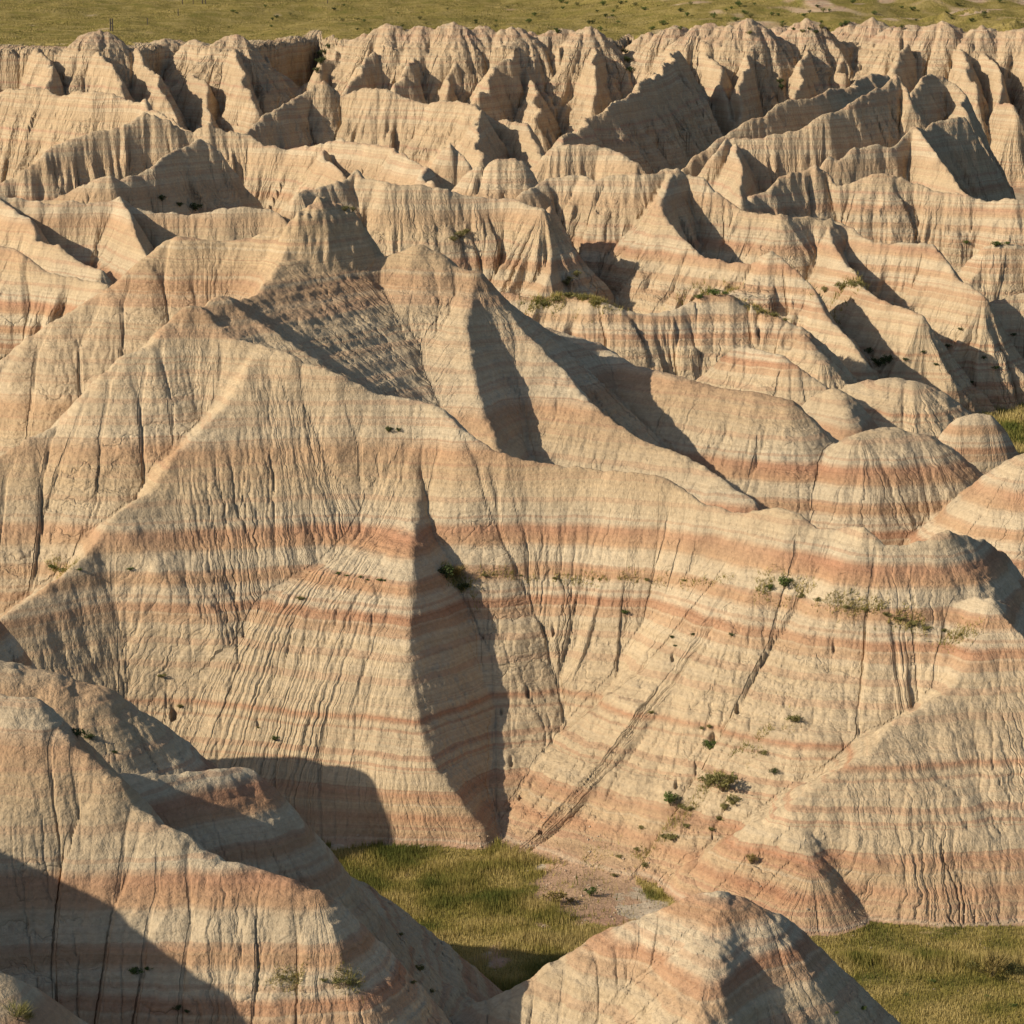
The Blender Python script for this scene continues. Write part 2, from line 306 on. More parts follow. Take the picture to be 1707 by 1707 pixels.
ridge('corner_ridge', [(1345,360,174),(1382,364,175),(1420,378,174),(1457,402,172),(1500,402,171),(1553,404,170),(1575,430,168),(1593,455,166),(1640,492,163)], m=(1.2,0.9), r=0.3, spur=SP(3.5,0.92))
ridge('corner_ridge', [(1382,364,175),(1385,395,172),(1400,430,168.5),(1440,480,163.5),(1470,500,161.5),(1540,520,159)], m=(1.3,1.0), r=0.25)
ridge('right_banded_hill', [(1440,600,166.5),(1520,560,167),(1590,525,167.5),(1640,505,168),(1707,488,168.5),(1800,470,169)], m=(1.0,1.25), r=0.7, flute=[(3.0, 0.16, 14), (1.0, 0.10, 15)])
ridge('right_upper_ridge', [(1236,345,190),(1287,306,193),(1317,286,195),(1345,276,196),(1357,271,196),(1377,286,196),(1397,309,195),(1427,301,195),(1452,289,195),(1477,286,195),(1508,296,195),(1553,316,194),(1603,321,193),(1653,334,192),(1693,331,191),(1760,345,190)], m=(1.2,0.9), r=0.35, spur=SP(4,0.92), jag=0.15)
ridge('right_upper_ridge', [(1640,410,178),(1680,402,178),(1707,410,178),(1800,430,176)], m=(1.0,0.9), r=0.4)
ridge('diagonal_ridge', [(1136,280,206),(1171,252,208),(1206,227,210),(1247,198,212),(1292,172,215),(1352,162,218),(1397,147,223),(1427,134,228),(1478,123,234)], m=(1.4,1.1), r=0.4, spur=SP(4,0.85), jag=0.3)
ridge('lower_diagonal_ridge', [(1195,250,202),(1211,229,204),(1240,226,204),(1267,228,204),(1327,211,205),(1372,187,206),(1392,184,207),(1427,162,209),(1470,140,212),(1493,125,214),(1508,146,213),(1520,170,211)], m=(1.3,1.1), r=0.35, spur=SP(4,0.86), jag=0.25)
ridge('lower_diagonal_ridge', [(1225,235,203),(1232,270,198),(1240,330,190)], m=(1.5,1.1), r=0.25)
ridge('crag_ridge', [(1350,290,198),(1385,257,199),(1400,268,199),(1427,242,200),(1462,238,201),(1480,245,201),(1498,236,202),(1528,207,204),(1545,212,205),(1603,192,209)], m=(1.4,1.4), r=0.2, spur=SP(4,0.88), jag=0.4)
ridge('crag_ridge', [(1528,207,204),(1560,260,199),(1610,320,194)], m=(1.4,1.1), r=0.25)
ridge('right_far_hill', [(1493,180,232),(1530,140,238),(1553,121,242),(1575,126,243),(1593,137,242),(1608,157,240),(1612,190,234)], m=(1.4,1.3), r=0.35, spur=SP(4,0.86), jag=0.3)
ridge('dark_spur', [(935,234,236),(975,206,242),(1016,177,250),(1051,152,258),(1086,129,267),(1115,102,282),(1131,80,296)], m=(1.1,1.35), r=0.3, spur=SP(5,0.85), jag=0.35)
ridge('pale_dome', [(925,244,200),(945,240,200),(1000,241,200),(1035,251,199),(1060,270,197)], m=(1.1,1.2), r=0.8, spur=SP(2.5,0.9))
# ---- far wall
RIMN = [(-2500,312),(-60,312),(60,311),(160,308),(225,311),(270,317),(297,322),(330,314),(388,311),(430,318),(480,326),(534,338),(552,326),(570,316),(640,311),(756,310),(783,318),(800,311),(850,309),(905,318),(932,311),(957,317),(982,310),(1030,322),(1046,336),(1060,318),(1080,314),(1180,306),(1250,305),(1285,318),(1345,309),(1395,318),(1440,314),(1520,306),(1600,304),(1707,302),(2200,300),(4000,300)]
ra = np.arctan((np.array([n[0] for n in RIMN]) - 853.5) / FPX); ry = np.array([n[1] for n in RIMN], float)
rowsel = slice(np.searchsorted(RAD, 275), NROW)
aw = np.arctan2(WX[rowsel], WY[rowsel]); rim = np.interp(aw, ra, ry).astype(np.float32)
ys = Y[rowsel]; xs = X[rowsel]
side = smooth(0.01, 0.08, X[rowsel] / Y[rowsel])          # the right part climbs into a hillside
zp = 12.3 + (0.25 + 0.75 * smooth(318, 345, ys)) * (0.9 * perlin(xs / 17, ys / 22, 21) + 0.3 * perlin(xs / 5, ys / 6, 22) + 0.10 * perlin(xs / 1.7, ys / 1.7, 24)) - 0.6 * smooth(330, 380, ys) * (1 - side) * perlin(xs / 40, ys / 30, 23)
zp = zp + 0.2 * smooth(-0.083, -0.042, xs / ys) + side * (0.085 * np.clip(ys - 330, 0, 150) + 0.8 * perlin(xs / 8, ys / 11, 28)) + 0.0 * ys
zp = zp + 0.8 * np.exp(-((ys - 395) / 16) ** 2) * (1 - side) - 0.004 * np.clip(ys - 430, 0, 400)
d = rim - WY[rowsel]
def ridged(sc_, s): return np.abs(perlin(xs / sc_, 0.8 * ys / sc_, s)) * 1.6
fl = 3.4 * ridged(6.5, 25) + 1.7 * ridged(2.6, 26) + 0.55 * ridged(1.0, 27)
d = np.where(d > 0, d + (fl - 1.2) * smooth(0.0, 4.5, d), d)
hp = np.where(d > 0, zp - 1.75 * d, zp - 0.25 * np.exp(d / 6)).astype(np.float32)
hs = H[rowsel]; up = hp > hs
LAB[rowsel][up] = hill_id('far_cliff'); LAB[rowsel][up & (d < -9)] = hill_id('prairie')
hs[:] = np.maximum(hs, hp)
far_r2 = np.random.default_rng(5)
def capdome(px, py, w, Yd=None, m=0.95):
    Yc = (np.interp(math.atan((px - 853.5) / FPX), ra, ry) + 3.0) if Yd is None else Yd
    ridge('far_cliff', [(px - w, py + w * 0.30, Yc), (px, py, Yc), (px + w, py + w * 0.30, Yc)], m=(m, m), r=0.9, k=0.6, jag=0.25, flute=[(2.5, 0.18, 14), (1.0, 0.12, 15)])
for c in [(161,45,14),(388,55,12),(272,63,10),(330,64,8),(650,37,16),(606,55,8),(700,42,14),(756,35,14),(806,40,8),(858,42,12),(880,48,8),(935,44,12),(980,43,13),(1085,52,9),(1121,41,12),(1176,36,10),(1215,40,9),(1252,31,13),(1296,40,8),(1347,29,14),(1413,34,5),(1455,27,8),(1490,42,8),(1520,36,14),(1570,34,16),(1640,40,14),(1700,44,14)]:
    capdome(*c)
for c in [(1575,20,22,345),(1625,12,20,350),(1690,30,18,330),(1680,48,10,316)]:
    capdome(c[0], c[1], c[2], c[3], 0.7)
# buttresses: crest top -> foot
for i, (a, b, c, dd, yb) in enumerate([(62,76,92,155,296),(165,80,216,168,290),(226,76,302,195,286),(320,100,352,205,285),(386,76,424,175,290),(442,90,470,170,300),
        (567,80,534,128,306),(630,84,574,152,297),(692,92,664,152,296),(772,80,746,142,296),(850,90,800,162,293),(868,105,902,190,288),
        (985,74,985,172,294),(1066,76,1052,132,304),(1130,84,1150,165,285),(1182,88,1222,205,280),(1246,86,1232,195,281),(1347,76,1330,150,290),
        (1420,74,1400,120,298),(1515,76,1490,125,293),(1602,80,1632,165,282),(1642,84,1692,190,276),(1710,82,1780,185,278)]):
    Yr = float(np.interp(math.atan((a - 853.5) / FPX), ra, ry))
    yb = Yr - 0.55 * (Yr - yb) - 1.0; n0 = P(a, b, Yr - 0.6); n1 = P(c, dd, yb)
    pts = [n0]; 
    for f in np.arange(1, 9) / 8:
        q = n0 + (n1 - n0) * f; q[0] += far_r2.normal(0, 0.3); q[2] += far_r2.normal(0, 0.25) + 1.3 * math.sin(f * math.pi) * 0.5; pts.append(q)
    mf = far_r2.uniform(1.5, 2.6); raise_ridge(pts, (mf, mf * 0.85), 0.2, hill_id('far_cliff'), 0.35, flute=[(2.2, 0.9, 14), (0.9, 0.35, 15)])
#RIDGE_DATA_END
print('ridges', time.time() - T0)
# ------------------------------------------------------------------ water erosion on the fine part of the grid
def shift_fill(a, di, dj):
    out = np.empty_like(a); n, m = a.shape
    ii = np.clip(np.arange(n) + di, 0, n - 1); jj = np.clip(np.arange(m) + dj, 0, m - 1)
    return a[ii][:, jj]
def blur(a):
    b = a.copy(); b[1:-1] = 0.25 * a[:-2] + 0.5 * a[1:-1] + 0.25 * a[2:]
    c = b.copy(); c[:, 1:-1] = 0.25 * b[:, :-2] + 0.5 * b[:, 1:-1] + 0.25 * b[:, 2:]
    return c
def flow(h, cell, steps, noise, seed):
    rg = np.random.default_rng(seed); n, m = h.shape
    hp = h
    best = np.full((n, m), 1e-6, np.float32); idx = np.arange(n * m, dtype=np.int32).reshape(n, m); rec = np.full((n, m), n * m, np.int64)
    for di in (-1, 0, 1):
        for dj in (-1, 0, 1):
            if di == 0 and dj == 0: continue
            a = slice(max(0, -di), n - max(0, di)); b = slice(max(0, -dj), m - max(0, dj))
            a2 = slice(max(0, di), n - max(0, -di)); b2 = slice(max(0, dj), m - max(0, -dj))
            dist = math.sqrt(di * di + dj * dj)
            s = (hp[a, b] - hp[a2, b2]) * np.float32(1 / dist)
            if dist > 1.1: s *= rg.uniform(1 - noise, 1 + noise * 0.9, size=s.shape).astype(np.float32)
            w = s > best[a, b]
            bb = best[a, b]; bb[w] = s[w]
            rr = rec[a, b]; rr[w] = idx[a2, b2][w]
    rec = rec.ravel(); N = n * m
    acc = np.ones(N, np.float64); wv = np.ones(N, np.float64)
    for _ in range(steps):
        wv = np.bincount(rec, weights=wv, minlength=N + 1)[:N]
        acc += wv
    slope = best / cell
    return acc.reshape(n, m).astype(np.float32), slope
fh = H[r0:r1, c0:c1].copy(); fx = X[r0:r1, c0:c1]; fy = Y[r0:r1, c0:c1]
cell = (RAD[r0:r1] * DA).astype(np.float32)[:, None]
edge = np.ones(fh.shape, np.float32)
ej = np.minimum(np.arange(NF), np.arange(NF)[::-1]); edge *= np.clip(ej / 40, 0, 1)[None, :]
ei = np.minimum(np.arange(NR), np.arange(NR)[::-1]); edge *= np.clip(ei / 60, 0, 1)[:, None]
ispr = (LAB[r0:r1, c0:c1] == (HILLS.index('prairie') if 'prairie' in HILLS else -1))
edge[ispr] *= 0.15
# coarse gullies
ST = 3
ch = fh[::ST, ::ST].copy(); ch0 = ch.copy(); cx = fx[::ST, ::ST]; cy = fy[::ST, ::ST]; cc = cell[::ST] * ST; ce = edge[::ST, ::ST]
fs = 1 + 1.3 * smooth(120, 260, cy) + 1.6 * smooth(240, 300, cy)
ch += fs * (0.06 * perlin(cx / 0.9 / fs, cy / 0.9 / fs, 31) + 0.04 * perlin(cx / 0.4 / fs, cy / 0.4 / fs, 32)) * ce * smooth(0.4, 1.5, ch)
fard = smooth(110, 220, cy)
for it in range(4):
    acc, slp = flow(ch, cc, 130, 0.35, 40 + it)
    area = acc * cc * cc
    dep = (0.007 + 0.045 * fard + 0.03 * smooth(240, 300, cy)) * np.sqrt(np.minimum(area, 12)) * smooth(0.12, 0.55, slp) * ce
    ch -= 0.6 * dep + 0.4 * blur(dep)
    if it < 3: ch += 0.15 * (blur(ch) - ch)
dl = ch - ch0
ri = np.arange(NR) / ST; ci = np.arange(NF) / ST
i0 = np.clip(np.floor(ri).astype(int), 0, dl.shape[0] - 2); fi = np.clip(ri - i0, 0, 1).astype(np.float32)[:, None]
tmp = dl[i0] * (1 - fi) + dl[i0 + 1] * fi
j0 = np.clip(np.floor(ci).astype(int), 0, dl.shape[1] - 2); fj = np.clip(ci - j0, 0, 1).astype(np.float32)[None, :]
dl = tmp[:, j0] * (1 - fj) + tmp[:, j0 + 1] * fj
fh = fh + dl
tw = P(548, 380, 108.6); dtw = np.hypot(fx - tw[0], fy - tw[1])
fh += (0.14 * perlin(fx / 0.6, fy / 0.6, 36) + 0.14 * perlin(fx / 0.22, fy / 0.22, 37)) * smooth(2.6, 1.2, dtw) * smooth(14.2, 15.0, fh)
print('coarse erosion', time.time() - T0)
# harder and softer beds: small steps in the slopes
tb = np.random.default_rng(12).normal(0, 1, 700); zt = np.arange(700) * 0.16 - 6
tb2 = np.random.default_rng(13).normal(0, 1, 3000); zt2 = np.arange(3000) * 0.05 - 6
zw = fh + 0.12 * perlin(fx / 7, fy / 7, 38) 
fh += ((0.018 * np.interp(zw, zt, tb) + 0.009 * np.interp(zw, zt2, tb2)) * smooth(0.4, 1.2, fh) * edge * (1 + smooth(150, 280, fy))).astype(np.float32)
# fine rills
steep = smooth(0.25, 1.0, fh) * edge
fs = 1 + 1.0 * smooth(110, 250, fy)
fh += fs * fs * (0.035 * perlin(fx / 0.33 / fs, fy / 0.33 / fs, 33) + 0.022 * perlin(fx / 0.15 / fs, fy / 0.15 / fs, 34)) * steep
acc, slp = flow(fh, cell, 150, 0.45, 77)
area = acc * cell * cell
clump = np.clip(0.75 + 0.9 * perlin(fx / 2.2, fy / 2.2, 35), 0.2, 1.7)
dep = 0.075 * fs * np.minimum(area, 1.3 * fs) ** 0.5 * smooth(0.15, 0.6, slp) * edge * clump
thr = 0.008
dep = np.maximum(dep - thr, 0)
fh -= 1.0 * dep + 0.3 * blur(dep)
RILL = np.zeros(H.shape, np.float32); RILL[r0:r1, c0:c1] = dep
H[r0:r1, c0:c1] = fh
del acc, area, dl, tmp, clump
print('fine erosion', time.time() - T0)

# ------------------------------------------------------------------ ground lookup
def col_row(x, y):
    return np.interp(np.arctan2(x, y), ANG, np.arange(NCOL)), np.interp(np.hypot(x, y), RAD, np.arange(NROW))
def ground(x, y):
    c, r = col_row(np.asarray(x, float), np.asarray(y, float))
    i = np.clip(np.floor(r).astype(int), 0, NROW - 2); j = np.clip(np.floor(c).astype(int), 0, NCOL - 2)
    u = r - i; v = c - j
    return (H[i, j] * (1 - u) * (1 - v) + H[i + 1, j] * u * (1 - v) + H[i, j + 1] * (1 - u) * v + H[i + 1, j + 1] * u * v)
def hit(px, py):
    """where the line of sight through a point of the photograph meets the terrain"""
    yy = np.exp(np.linspace(math.log(45), math.log(900), 12000))
    a = (px - 853.5) / FPX; b = (853.5 - py) / FPX
    dy = cp + b * sp_; dz = -sp_ + b * cp; t = yy / dy
    x = a * t; z = CAM_H + dz * t
    g = ground(x, yy); k = np.argmax(z <= g)
    if not (z <= g).any(): k = len(yy) - 1
    return float(x[k]), float(yy[k]), float(g[k])

# pipe holes washed into the clay
for px_, py_, sz in [(289,1186,16),(923,1052,9),(880,1152,9),(852,1270,9),(1190,1226,14),(1128,1308,11),(1230,1182,13),(1390,1078,8),(1122,1094,9),(902,1388,12),(1362,800,0),(868,1330,9),(806,1060,7),(836,1185,7),(430,1205,7),(1322,1500,0),(1560,1600,0)]:
    if sz == 0: continue
    hx, hy, hz = hit(px_, py_); rr_ = 0.36 * sz * hy / FPX
    i0_, i1_, j0_, j1_ = block([(hx, hy)], 8 * rr_)
    dd = np.sqrt(((X[i0_:i1_, j0_:j1_] - hx) / rr_) ** 2 + ((Y[i0_:i1_, j0_:j1_] - hy) / (2.2 * rr_)) ** 2)
    dd = dd + 0.35 * perlin(X[i0_:i1_, j0_:j1_] / (0.8 * rr_), Y[i0_:i1_, j0_:j1_] / (1.6 * rr_), 91)
    H[i0_:i1_, j0_:j1_] -= (rr_ * 3.6 * smooth(1.25, 0.7, dd)).astype(np.float32)

# ------------------------------------------------------------------ which parts are seen: the rest gets larger faces
el = (H - CAM_H) / RAD[:, None].astype(np.float32)
run = np.maximum.accumulate(el, axis=0)
vis = el >= run - 0.004
BS = 16
RS = 2                                     # every second row is kept
rows = np.arange(0, NROW, RS)
vr = vis[rows]
nb_i = (len(rows) - 1) // BS; nb_j = (NCOL - 1) // BS
bv = vr[:nb_i * BS, :nb_j * BS].reshape(nb_i, BS, nb_j, BS).any(axis=(1, 3))
b2 = bv.copy(); b2[1:] |= bv[:-1]; b2[:-1] |= bv[1:]; b2[:, 1:] |= bv[:, :-1]; b2[:, :-1] |= bv[:, 1:]
ni = nb_i * BS + 1; nj = nb_j * BS + 1
VX = X[rows][:ni, :nj]; VY = Y[rows][:ni, :nj]; VZ = H[rows][:ni, :nj]; VL = LAB[rows][:ni, :nj]
gi = np.arange(ni * nj).reshape(ni, nj)
faces = []
cellv = np.repeat(np.repeat(b2, BS, 0), BS, 1)
q = np.stack([gi[:-1, :-1], gi[:-1, 1:], gi[1:, 1:], gi[1:, :-1]], -1)
quads = q[cellv]
# a coarse fan for every unseen block, sharing the block's full border
hb = np.argwhere(~b2); tris = np.zeros((0, 3), int)
if len(hb):
    off = [(0, j) for j in range(BS)] + [(i, BS) for i in range(BS)] + [(BS, BS - j) for j in range(BS)] + [(BS - i, 0) for i in range(BS)]
    off = np.array(off + [off[0]])
    bi = hb[:, 0] * BS; bj = hb[:, 1] * BS
    ring = gi[bi[:, None] + off[None, :, 0], bj[:, None] + off[None, :, 1]]
    cen = gi[bi + BS // 2, bj + BS // 2]
    tris = np.stack([np.repeat(cen[:, None], 4 * BS, 1), ring[:, :-1], ring[:, 1:]], -1).reshape(-1, 3)
print('quads', len(quads), 'fan tris', len(tris), 'total tris', 2 * len(quads) + len(tris))
FLOW = np.stack([FU[rows][:ni, :nj].ravel(), FD[rows][:ni, :nj].ravel(), ((VL > 0) & (VL != HILLS.index('prairie'))).ravel().astype(np.float32)], -1).astype(np.float32); del FU, FD
_u = FLOW[:, 0].reshape(ni, nj); bad = np.zeros((ni, nj), bool); _c = (np.hypot(VX, VY) * DA).astype(np.float32)
for ax in (0, 1):
    j_ = np.abs(np.diff(_u, axis=ax)) > 0.35 + 5 * (_c[1:] if ax == 0 else _c[:, 1:])
    if ax == 0: bad[1:] |= j_; bad[:-1] |= j_
    else: bad[:, 1:] |= j_; bad[:, :-1] |= j_
b3 = bad.copy(); b3[1:] |= bad[:-1]; b3[:-1] |= bad[1:]; b3[:, 1:] |= bad[:, :-1]; b3[:, :-1] |= bad[:, 1:]
FLOW[b3.ravel(), 2] = 0
VX, VY, VZ, VL = VX.ravel(), VY.ravel(), VZ.ravel(), VL.ravel()

def link(o): COL.objects.link(o); return o
def np_mesh(name, verts, loops, starts, totals, smooth_=True):
    me = bpy.data.meshes.new(name)
    me.vertices.add(len(verts)); me.vertices.foreach_set('co', np.ascontiguousarray(verts, np.float32).ravel())
    me.loops.add(len(loops)); me.loops.foreach_set('vertex_index', np.ascontiguousarray(loops, np.int32))
    me.polygons.add(len(starts)); me.polygons.foreach_set('loop_start', np.ascontiguousarray(starts, np.int32))
    try: me.polygons.foreach_set('loop_total', np.ascontiguousarray(totals, np.int32))
    except Exception: pass
    me.update(calc_edges=True)
    me.polygons.foreach_set('use_smooth', np.full(len(starts), smooth_, bool))
    return me
def setp(o, label=None, cat=None, group=None, kind=None):
    if label: o['label'] = label
    if cat: o['category'] = cat
    if group: o['group'] = group
    if kind: o['kind'] = kind
    return o
def nodes_of(name):
    m = bpy.data.materials.new(name); m.use_nodes = True
    nt = m.node_tree; nt.nodes.clear()
    out = nt.nodes.new('ShaderNodeOutputMaterial'); bs = nt.nodes.new('ShaderNodeBsdfPrincipled')
    nt.links.new(bs.outputs[0], out.inputs[0]); bs.inputs['Roughness'].default_value = 0.95; bs.inputs['Specular IOR Level'].default_value = 0.1
    return m, nt, bs
class NB:
    def __init__(s, nt): s.nt = nt
    def n(s, t, **kw):
        x = s.nt.nodes.new(t)
        for k, v in kw.items(): setattr(x, k, v)
        return x
    def put(s, sock, v):
        if isinstance(v, bpy.types.NodeSocket): s.nt.links.new(v, sock)
        else: sock.default_value = v
    def math(s, op, a, b=0.0, c=0.0):
        x = s.n('ShaderNodeMath', operation=op)
        s.put(x.inputs[0], a); s.put(x.inputs[1], b)
        if op in ('MULTIPLY_ADD',): s.put(x.inputs[2], c)
        return x.outputs[0]
    def noise(s, vec, scale, detail=2.0, rough=0.5, dims='3D', w=None, dist=0.0):
        x = s.n('ShaderNodeTexNoise', noise_dimensions=dims)
        if dims == '1D': s.put(x.inputs['W'], w)
        else: s.put(x.inputs['Vector'], vec)
        x.inputs['Scale'].default_value = scale; x.inputs['Detail'].default_value = detail; x.inputs['Roughness'].default_value = rough; x.inputs['Distortion'].default_value = dist
        return x.outputs['Fac']
    def mix(s, f, a, b, mode='MIX'):
        x = s.n('ShaderNodeMix', data_type='RGBA', blend_type=mode)
        s.put(x.inputs[0], f); s.put(x.inputs[6], a); s.put(x.inputs[7], b)
        return x.outputs[2]
    def ramp(s, f, stops, interp='LINEAR'):
        x = s.n('ShaderNodeValToRGB'); cr = x.color_ramp; cr.interpolation = interp
        while len(cr.elements) < len(stops): cr.elements.new(0.5)
        for e, (p, c) in zip(cr.elements, stops): e.position = p; e.color = (*c, 1) if len(c) == 3 else c
        s.put(x.inputs[0], f); return x.outputs[0]
    def mapr(s, v, a, b, c=0.0, d=1.0):
        x = s.n('ShaderNodeMapRange'); s.put(x.inputs[0], v)
        for i, q in enumerate((a, b, c, d)): x.inputs[i + 1].default_value = q
        return x.outputs[0]
CREAM = (0.495, 0.40, 0.268); PALE = (0.515, 0.435, 0.31); TAN = (0.46, 0.35, 0.22); RED = (0.375, 0.185, 0.11); ORNG = (0.42, 0.26, 0.155); PINK = (0.44, 0.29, 0.215); DTAN = (0.40, 0.29, 0.185); GREY = (0.49, 0.425, 0.31)
CREAM, PALE, TAN, RED, ORNG, PINK, DTAN, GREY = [tuple(0.9 * q for q in c) for c in (CREAM, PALE, TAN, RED, ORNG, PINK, DTAN, GREY)]
ZTOP = 18.0
STRATA = [(0.0, (0.47, 0.41, 0.32)), (0.12, (0.45, 0.37, 0.28)), (0.30, ORNG), (0.50, TAN), (0.62, ORNG), (0.80, RED), (1.0, TAN), (1.25, ORNG), (1.42, RED), (1.55, CREAM), (3.15, CREAM), (3.30, RED), (3.42, CREAM), (5.2, CREAM), (5.55, ORNG), (5.80, RED), (5.92, PALE), (6.25, PALE), (6.38, ORNG), (6.6, ORNG), (6.72, PALE), (7.15, PALE), (7.30, ORNG), (7.72, RED), (7.95, GREY), (8.7, CREAM), (9.25, TAN), (9.95, ORNG), (10.35, PALE), (12.9, CREAM), (13.7, ORNG), (14.6, TAN)]
def make_clay():
    m, nt, bs = nodes_of('banded_clay'); b = NB(nt)
    geo = b.n('ShaderNodeNewGeometry'); pos = geo.outputs['Position']
    sep = b.n('ShaderNodeSeparateXYZ'); b.put(sep.inputs[0], pos)
    x, y, z = sep.outputs
    w1 = b.math('SUBTRACT', b.noise(pos, 0.12, 2), 0.5); w2 = b.math('SUBTRACT', b.noise(pos, 1.1, 2), 0.5); w3 = b.math('SUBTRACT', b.noise(pos, 5.0, 2), 0.5)
    zz = b.math('ADD', z, b.math('MULTIPLY', w1, 0.55)); zz = b.math('ADD', zz, b.math('MULTIPLY', w2, 0.12)); zz = b.math('ADD', zz, b.math('MULTIPLY', w3, 0.05))
    base = b.ramp(b.math('DIVIDE', zz, ZTOP), [(p / ZTOP, c) for p, c in STRATA])
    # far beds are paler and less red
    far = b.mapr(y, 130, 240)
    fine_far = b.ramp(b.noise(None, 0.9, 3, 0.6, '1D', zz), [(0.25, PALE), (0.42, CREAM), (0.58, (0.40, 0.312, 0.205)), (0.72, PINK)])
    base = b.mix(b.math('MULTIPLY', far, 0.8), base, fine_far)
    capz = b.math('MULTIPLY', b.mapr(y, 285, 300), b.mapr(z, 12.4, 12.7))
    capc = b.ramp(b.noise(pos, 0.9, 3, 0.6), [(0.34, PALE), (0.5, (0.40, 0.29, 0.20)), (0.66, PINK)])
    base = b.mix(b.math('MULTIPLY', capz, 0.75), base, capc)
    # thin beds
    thin = b.noise(None, 3.2, 3, 0.65, '1D', zz)
    thw = b.mapr(z, 1.2, 4.0, 0.8, 0.42)
    base = b.mix(b.math('MULTIPLY', b.mapr(thin, 0.55, 0.59, 0, 1.0), thw), base, (0.36, 0.20, 0.13, 1))
    base = b.mix(b.mapr(thin, 0.44, 0.36, 0, 0.5), base, PALE + (1,))
    hair = b.noise(None, 11.0, 2, 0.6, '1D', zz)
    base = b.mix(1.0, base, b.ramp(hair, [(0.32, (0.90, 0.88, 0.86)), (0.5, (1, 1, 1)), (0.68, (1.07, 1.06, 1.04))]), 'MULTIPLY')
    fadeb = b.mapr(b.noise(pos, 0.16, 2), 0.35, 0.65, 0.10, 0.5)
    base = b.mix(fadeb, base, TAN + (1,))
    # patchy crust
    big = b.noise(pos, 0.55, 3, 0.55); small = b.noise(pos, 7.0, 3, 0.65)
    base = b.mix(1.0, base, b.ramp(big, [(0.3, (0.88, 0.87, 0.86)), (0.7, (1.08, 1.07, 1.05))]), 'MULTIPLY')
    base = b.mix(1.0, base, b.ramp(small, [(0.3, (0.86, 0.85, 0.84)), (0.7, (1.1, 1.1, 1.09))]), 'MULTIPLY')
    # turf
    at = b.n('ShaderNodeAttribute', attribute_name='veg'); veg = at.outputs['Fac']
    gn = b.noise(pos, 0.35, 4, 0.65); gs = b.noise(pos, 9.0, 3, 0.7)
    turf = b.ramp(gn, [(0.3, (0.17, 0.155, 0.045)), (0.48, (0.225, 0.18, 0.058)), (0.62, (0.29, 0.23, 0.09)), (0.75, (0.23, 0.20, 0.06))])
    turf = b.mix(1.0, turf, b.ramp(gs, [(0.3, (0.6, 0.6, 0.6)), (0.7, (1.25, 1.25, 1.2))]), 'MULTIPLY')
    vm = b.mapr(b.math('ADD', veg, b.math('MULTIPLY', b.math('SUBTRACT', gs, 0.5), 0.5)), 0.35, 0.65)
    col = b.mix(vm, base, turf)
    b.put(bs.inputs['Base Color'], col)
    # popcorn crust relief
    n1 = b.noise(pos, 9.0, 4, 0.7); n2 = b.noise(pos, 2.2, 3, 0.6)
    mp = b.n('ShaderNodeMapping'); b.put(mp.inputs[0], pos); mp.inputs['Scale'].default_value = (1, 1, 0.12)
    n3 = b.noise(mp.outputs[0], 2.6, 4, 0.65)
    hgt = b.math('ADD', b.math('MULTIPLY', n1, 0.065), b.math('MULTIPLY', n2, 0.05))
    hgt = b.math('ADD', hgt, b.math('MULTIPLY', n3, b.mapr(y, 110, 260, 0.0, 0.28)))
    # dense fine rills running down every fall line
    fa = b.n('ShaderNodeAttribute', attribute_name='flow'); fsep = b.n('ShaderNodeSeparateXYZ'); b.put(fsep.inputs[0], fa.outputs['Vector'])
    fu, fd = fsep.outputs[0], fsep.outputs[1]
    wob = b.math('ADD', b.math('MULTIPLY', b.math('SUBTRACT', b.noise(pos, 1.6, 2), 0.5), 0.5), b.math('MULTIPLY', b.math('SUBTRACT', b.noise(pos, 6.0, 2), 0.5), 0.12))
    uu = b.math('ADD', fu, wob)
    def rill(fr, dn, amp, pw):
        cmb = b.n('ShaderNodeCombineXYZ'); b.put(cmb.inputs[0], b.math('MULTIPLY', uu, fr)); b.put(cmb.inputs[1], b.math('MULTIPLY', fd, dn))
        nn = b.noise(cmb.outputs[0], 1.0, 1.0, 0.5)
        rd = b.math('MULTIPLY', b.math('ABSOLUTE', b.math('SUBTRACT', nn, 0.5)), 2.0)
        return b.math('MULTIPLY', b.math('POWER', rd, pw), amp)
    on = b.math('MULTIPLY', b.math('SUBTRACT', 1.0, veg), fsep.outputs[2])
    rl = b.math('ADD', rill(2.0, 0.10, 0.145, 0.45), rill(5.0, 0.22, 0.055, 0.55))
    grow = b.mapr(fd, 0.2, 3.5, 0.12, 1.0)
    clumpn = b.mapr(b.noise(pos, 0.35, 2), 0.32, 0.62, 0.3, 1.35)
    rl = b.math('MULTIPLY', b.math('MULTIPLY', rl, grow), b.math('MULTIPLY', clumpn, on))
    rl = b.math('MULTIPLY', rl, b.mapr(y, 100, 260, 1.0, 3.2))
    hgt = b.math('ADD', hgt, rl)
    bp = b.n('ShaderNodeBump'); bp.inputs['Strength'].default_value = 0.9; bp.inputs['Distance'].default_value = 1.0
    b.put(bp.inputs['Height'], hgt); b.put(bs.inputs['Normal'], bp.outputs[0])
    bs.inputs['Roughness'].default_value = 1.0; bs.inputs['Specular IOR Level'].default_value = 0.0
    return m
CLAY = make_clay()
VEGV = np.zeros(len(VX), np.float32); BAREV = np.zeros(len(VX), np.float32)
pr = HILLS.index('prairie')
gzx, gzy = VX, VY
flr = (VL == 0) & (VZ < 0.9)
n1 = perlin(VX / 1.7, VY / 1.7, 51); n2 = perlin(VX / 0.6, VY / 0.6, 52)
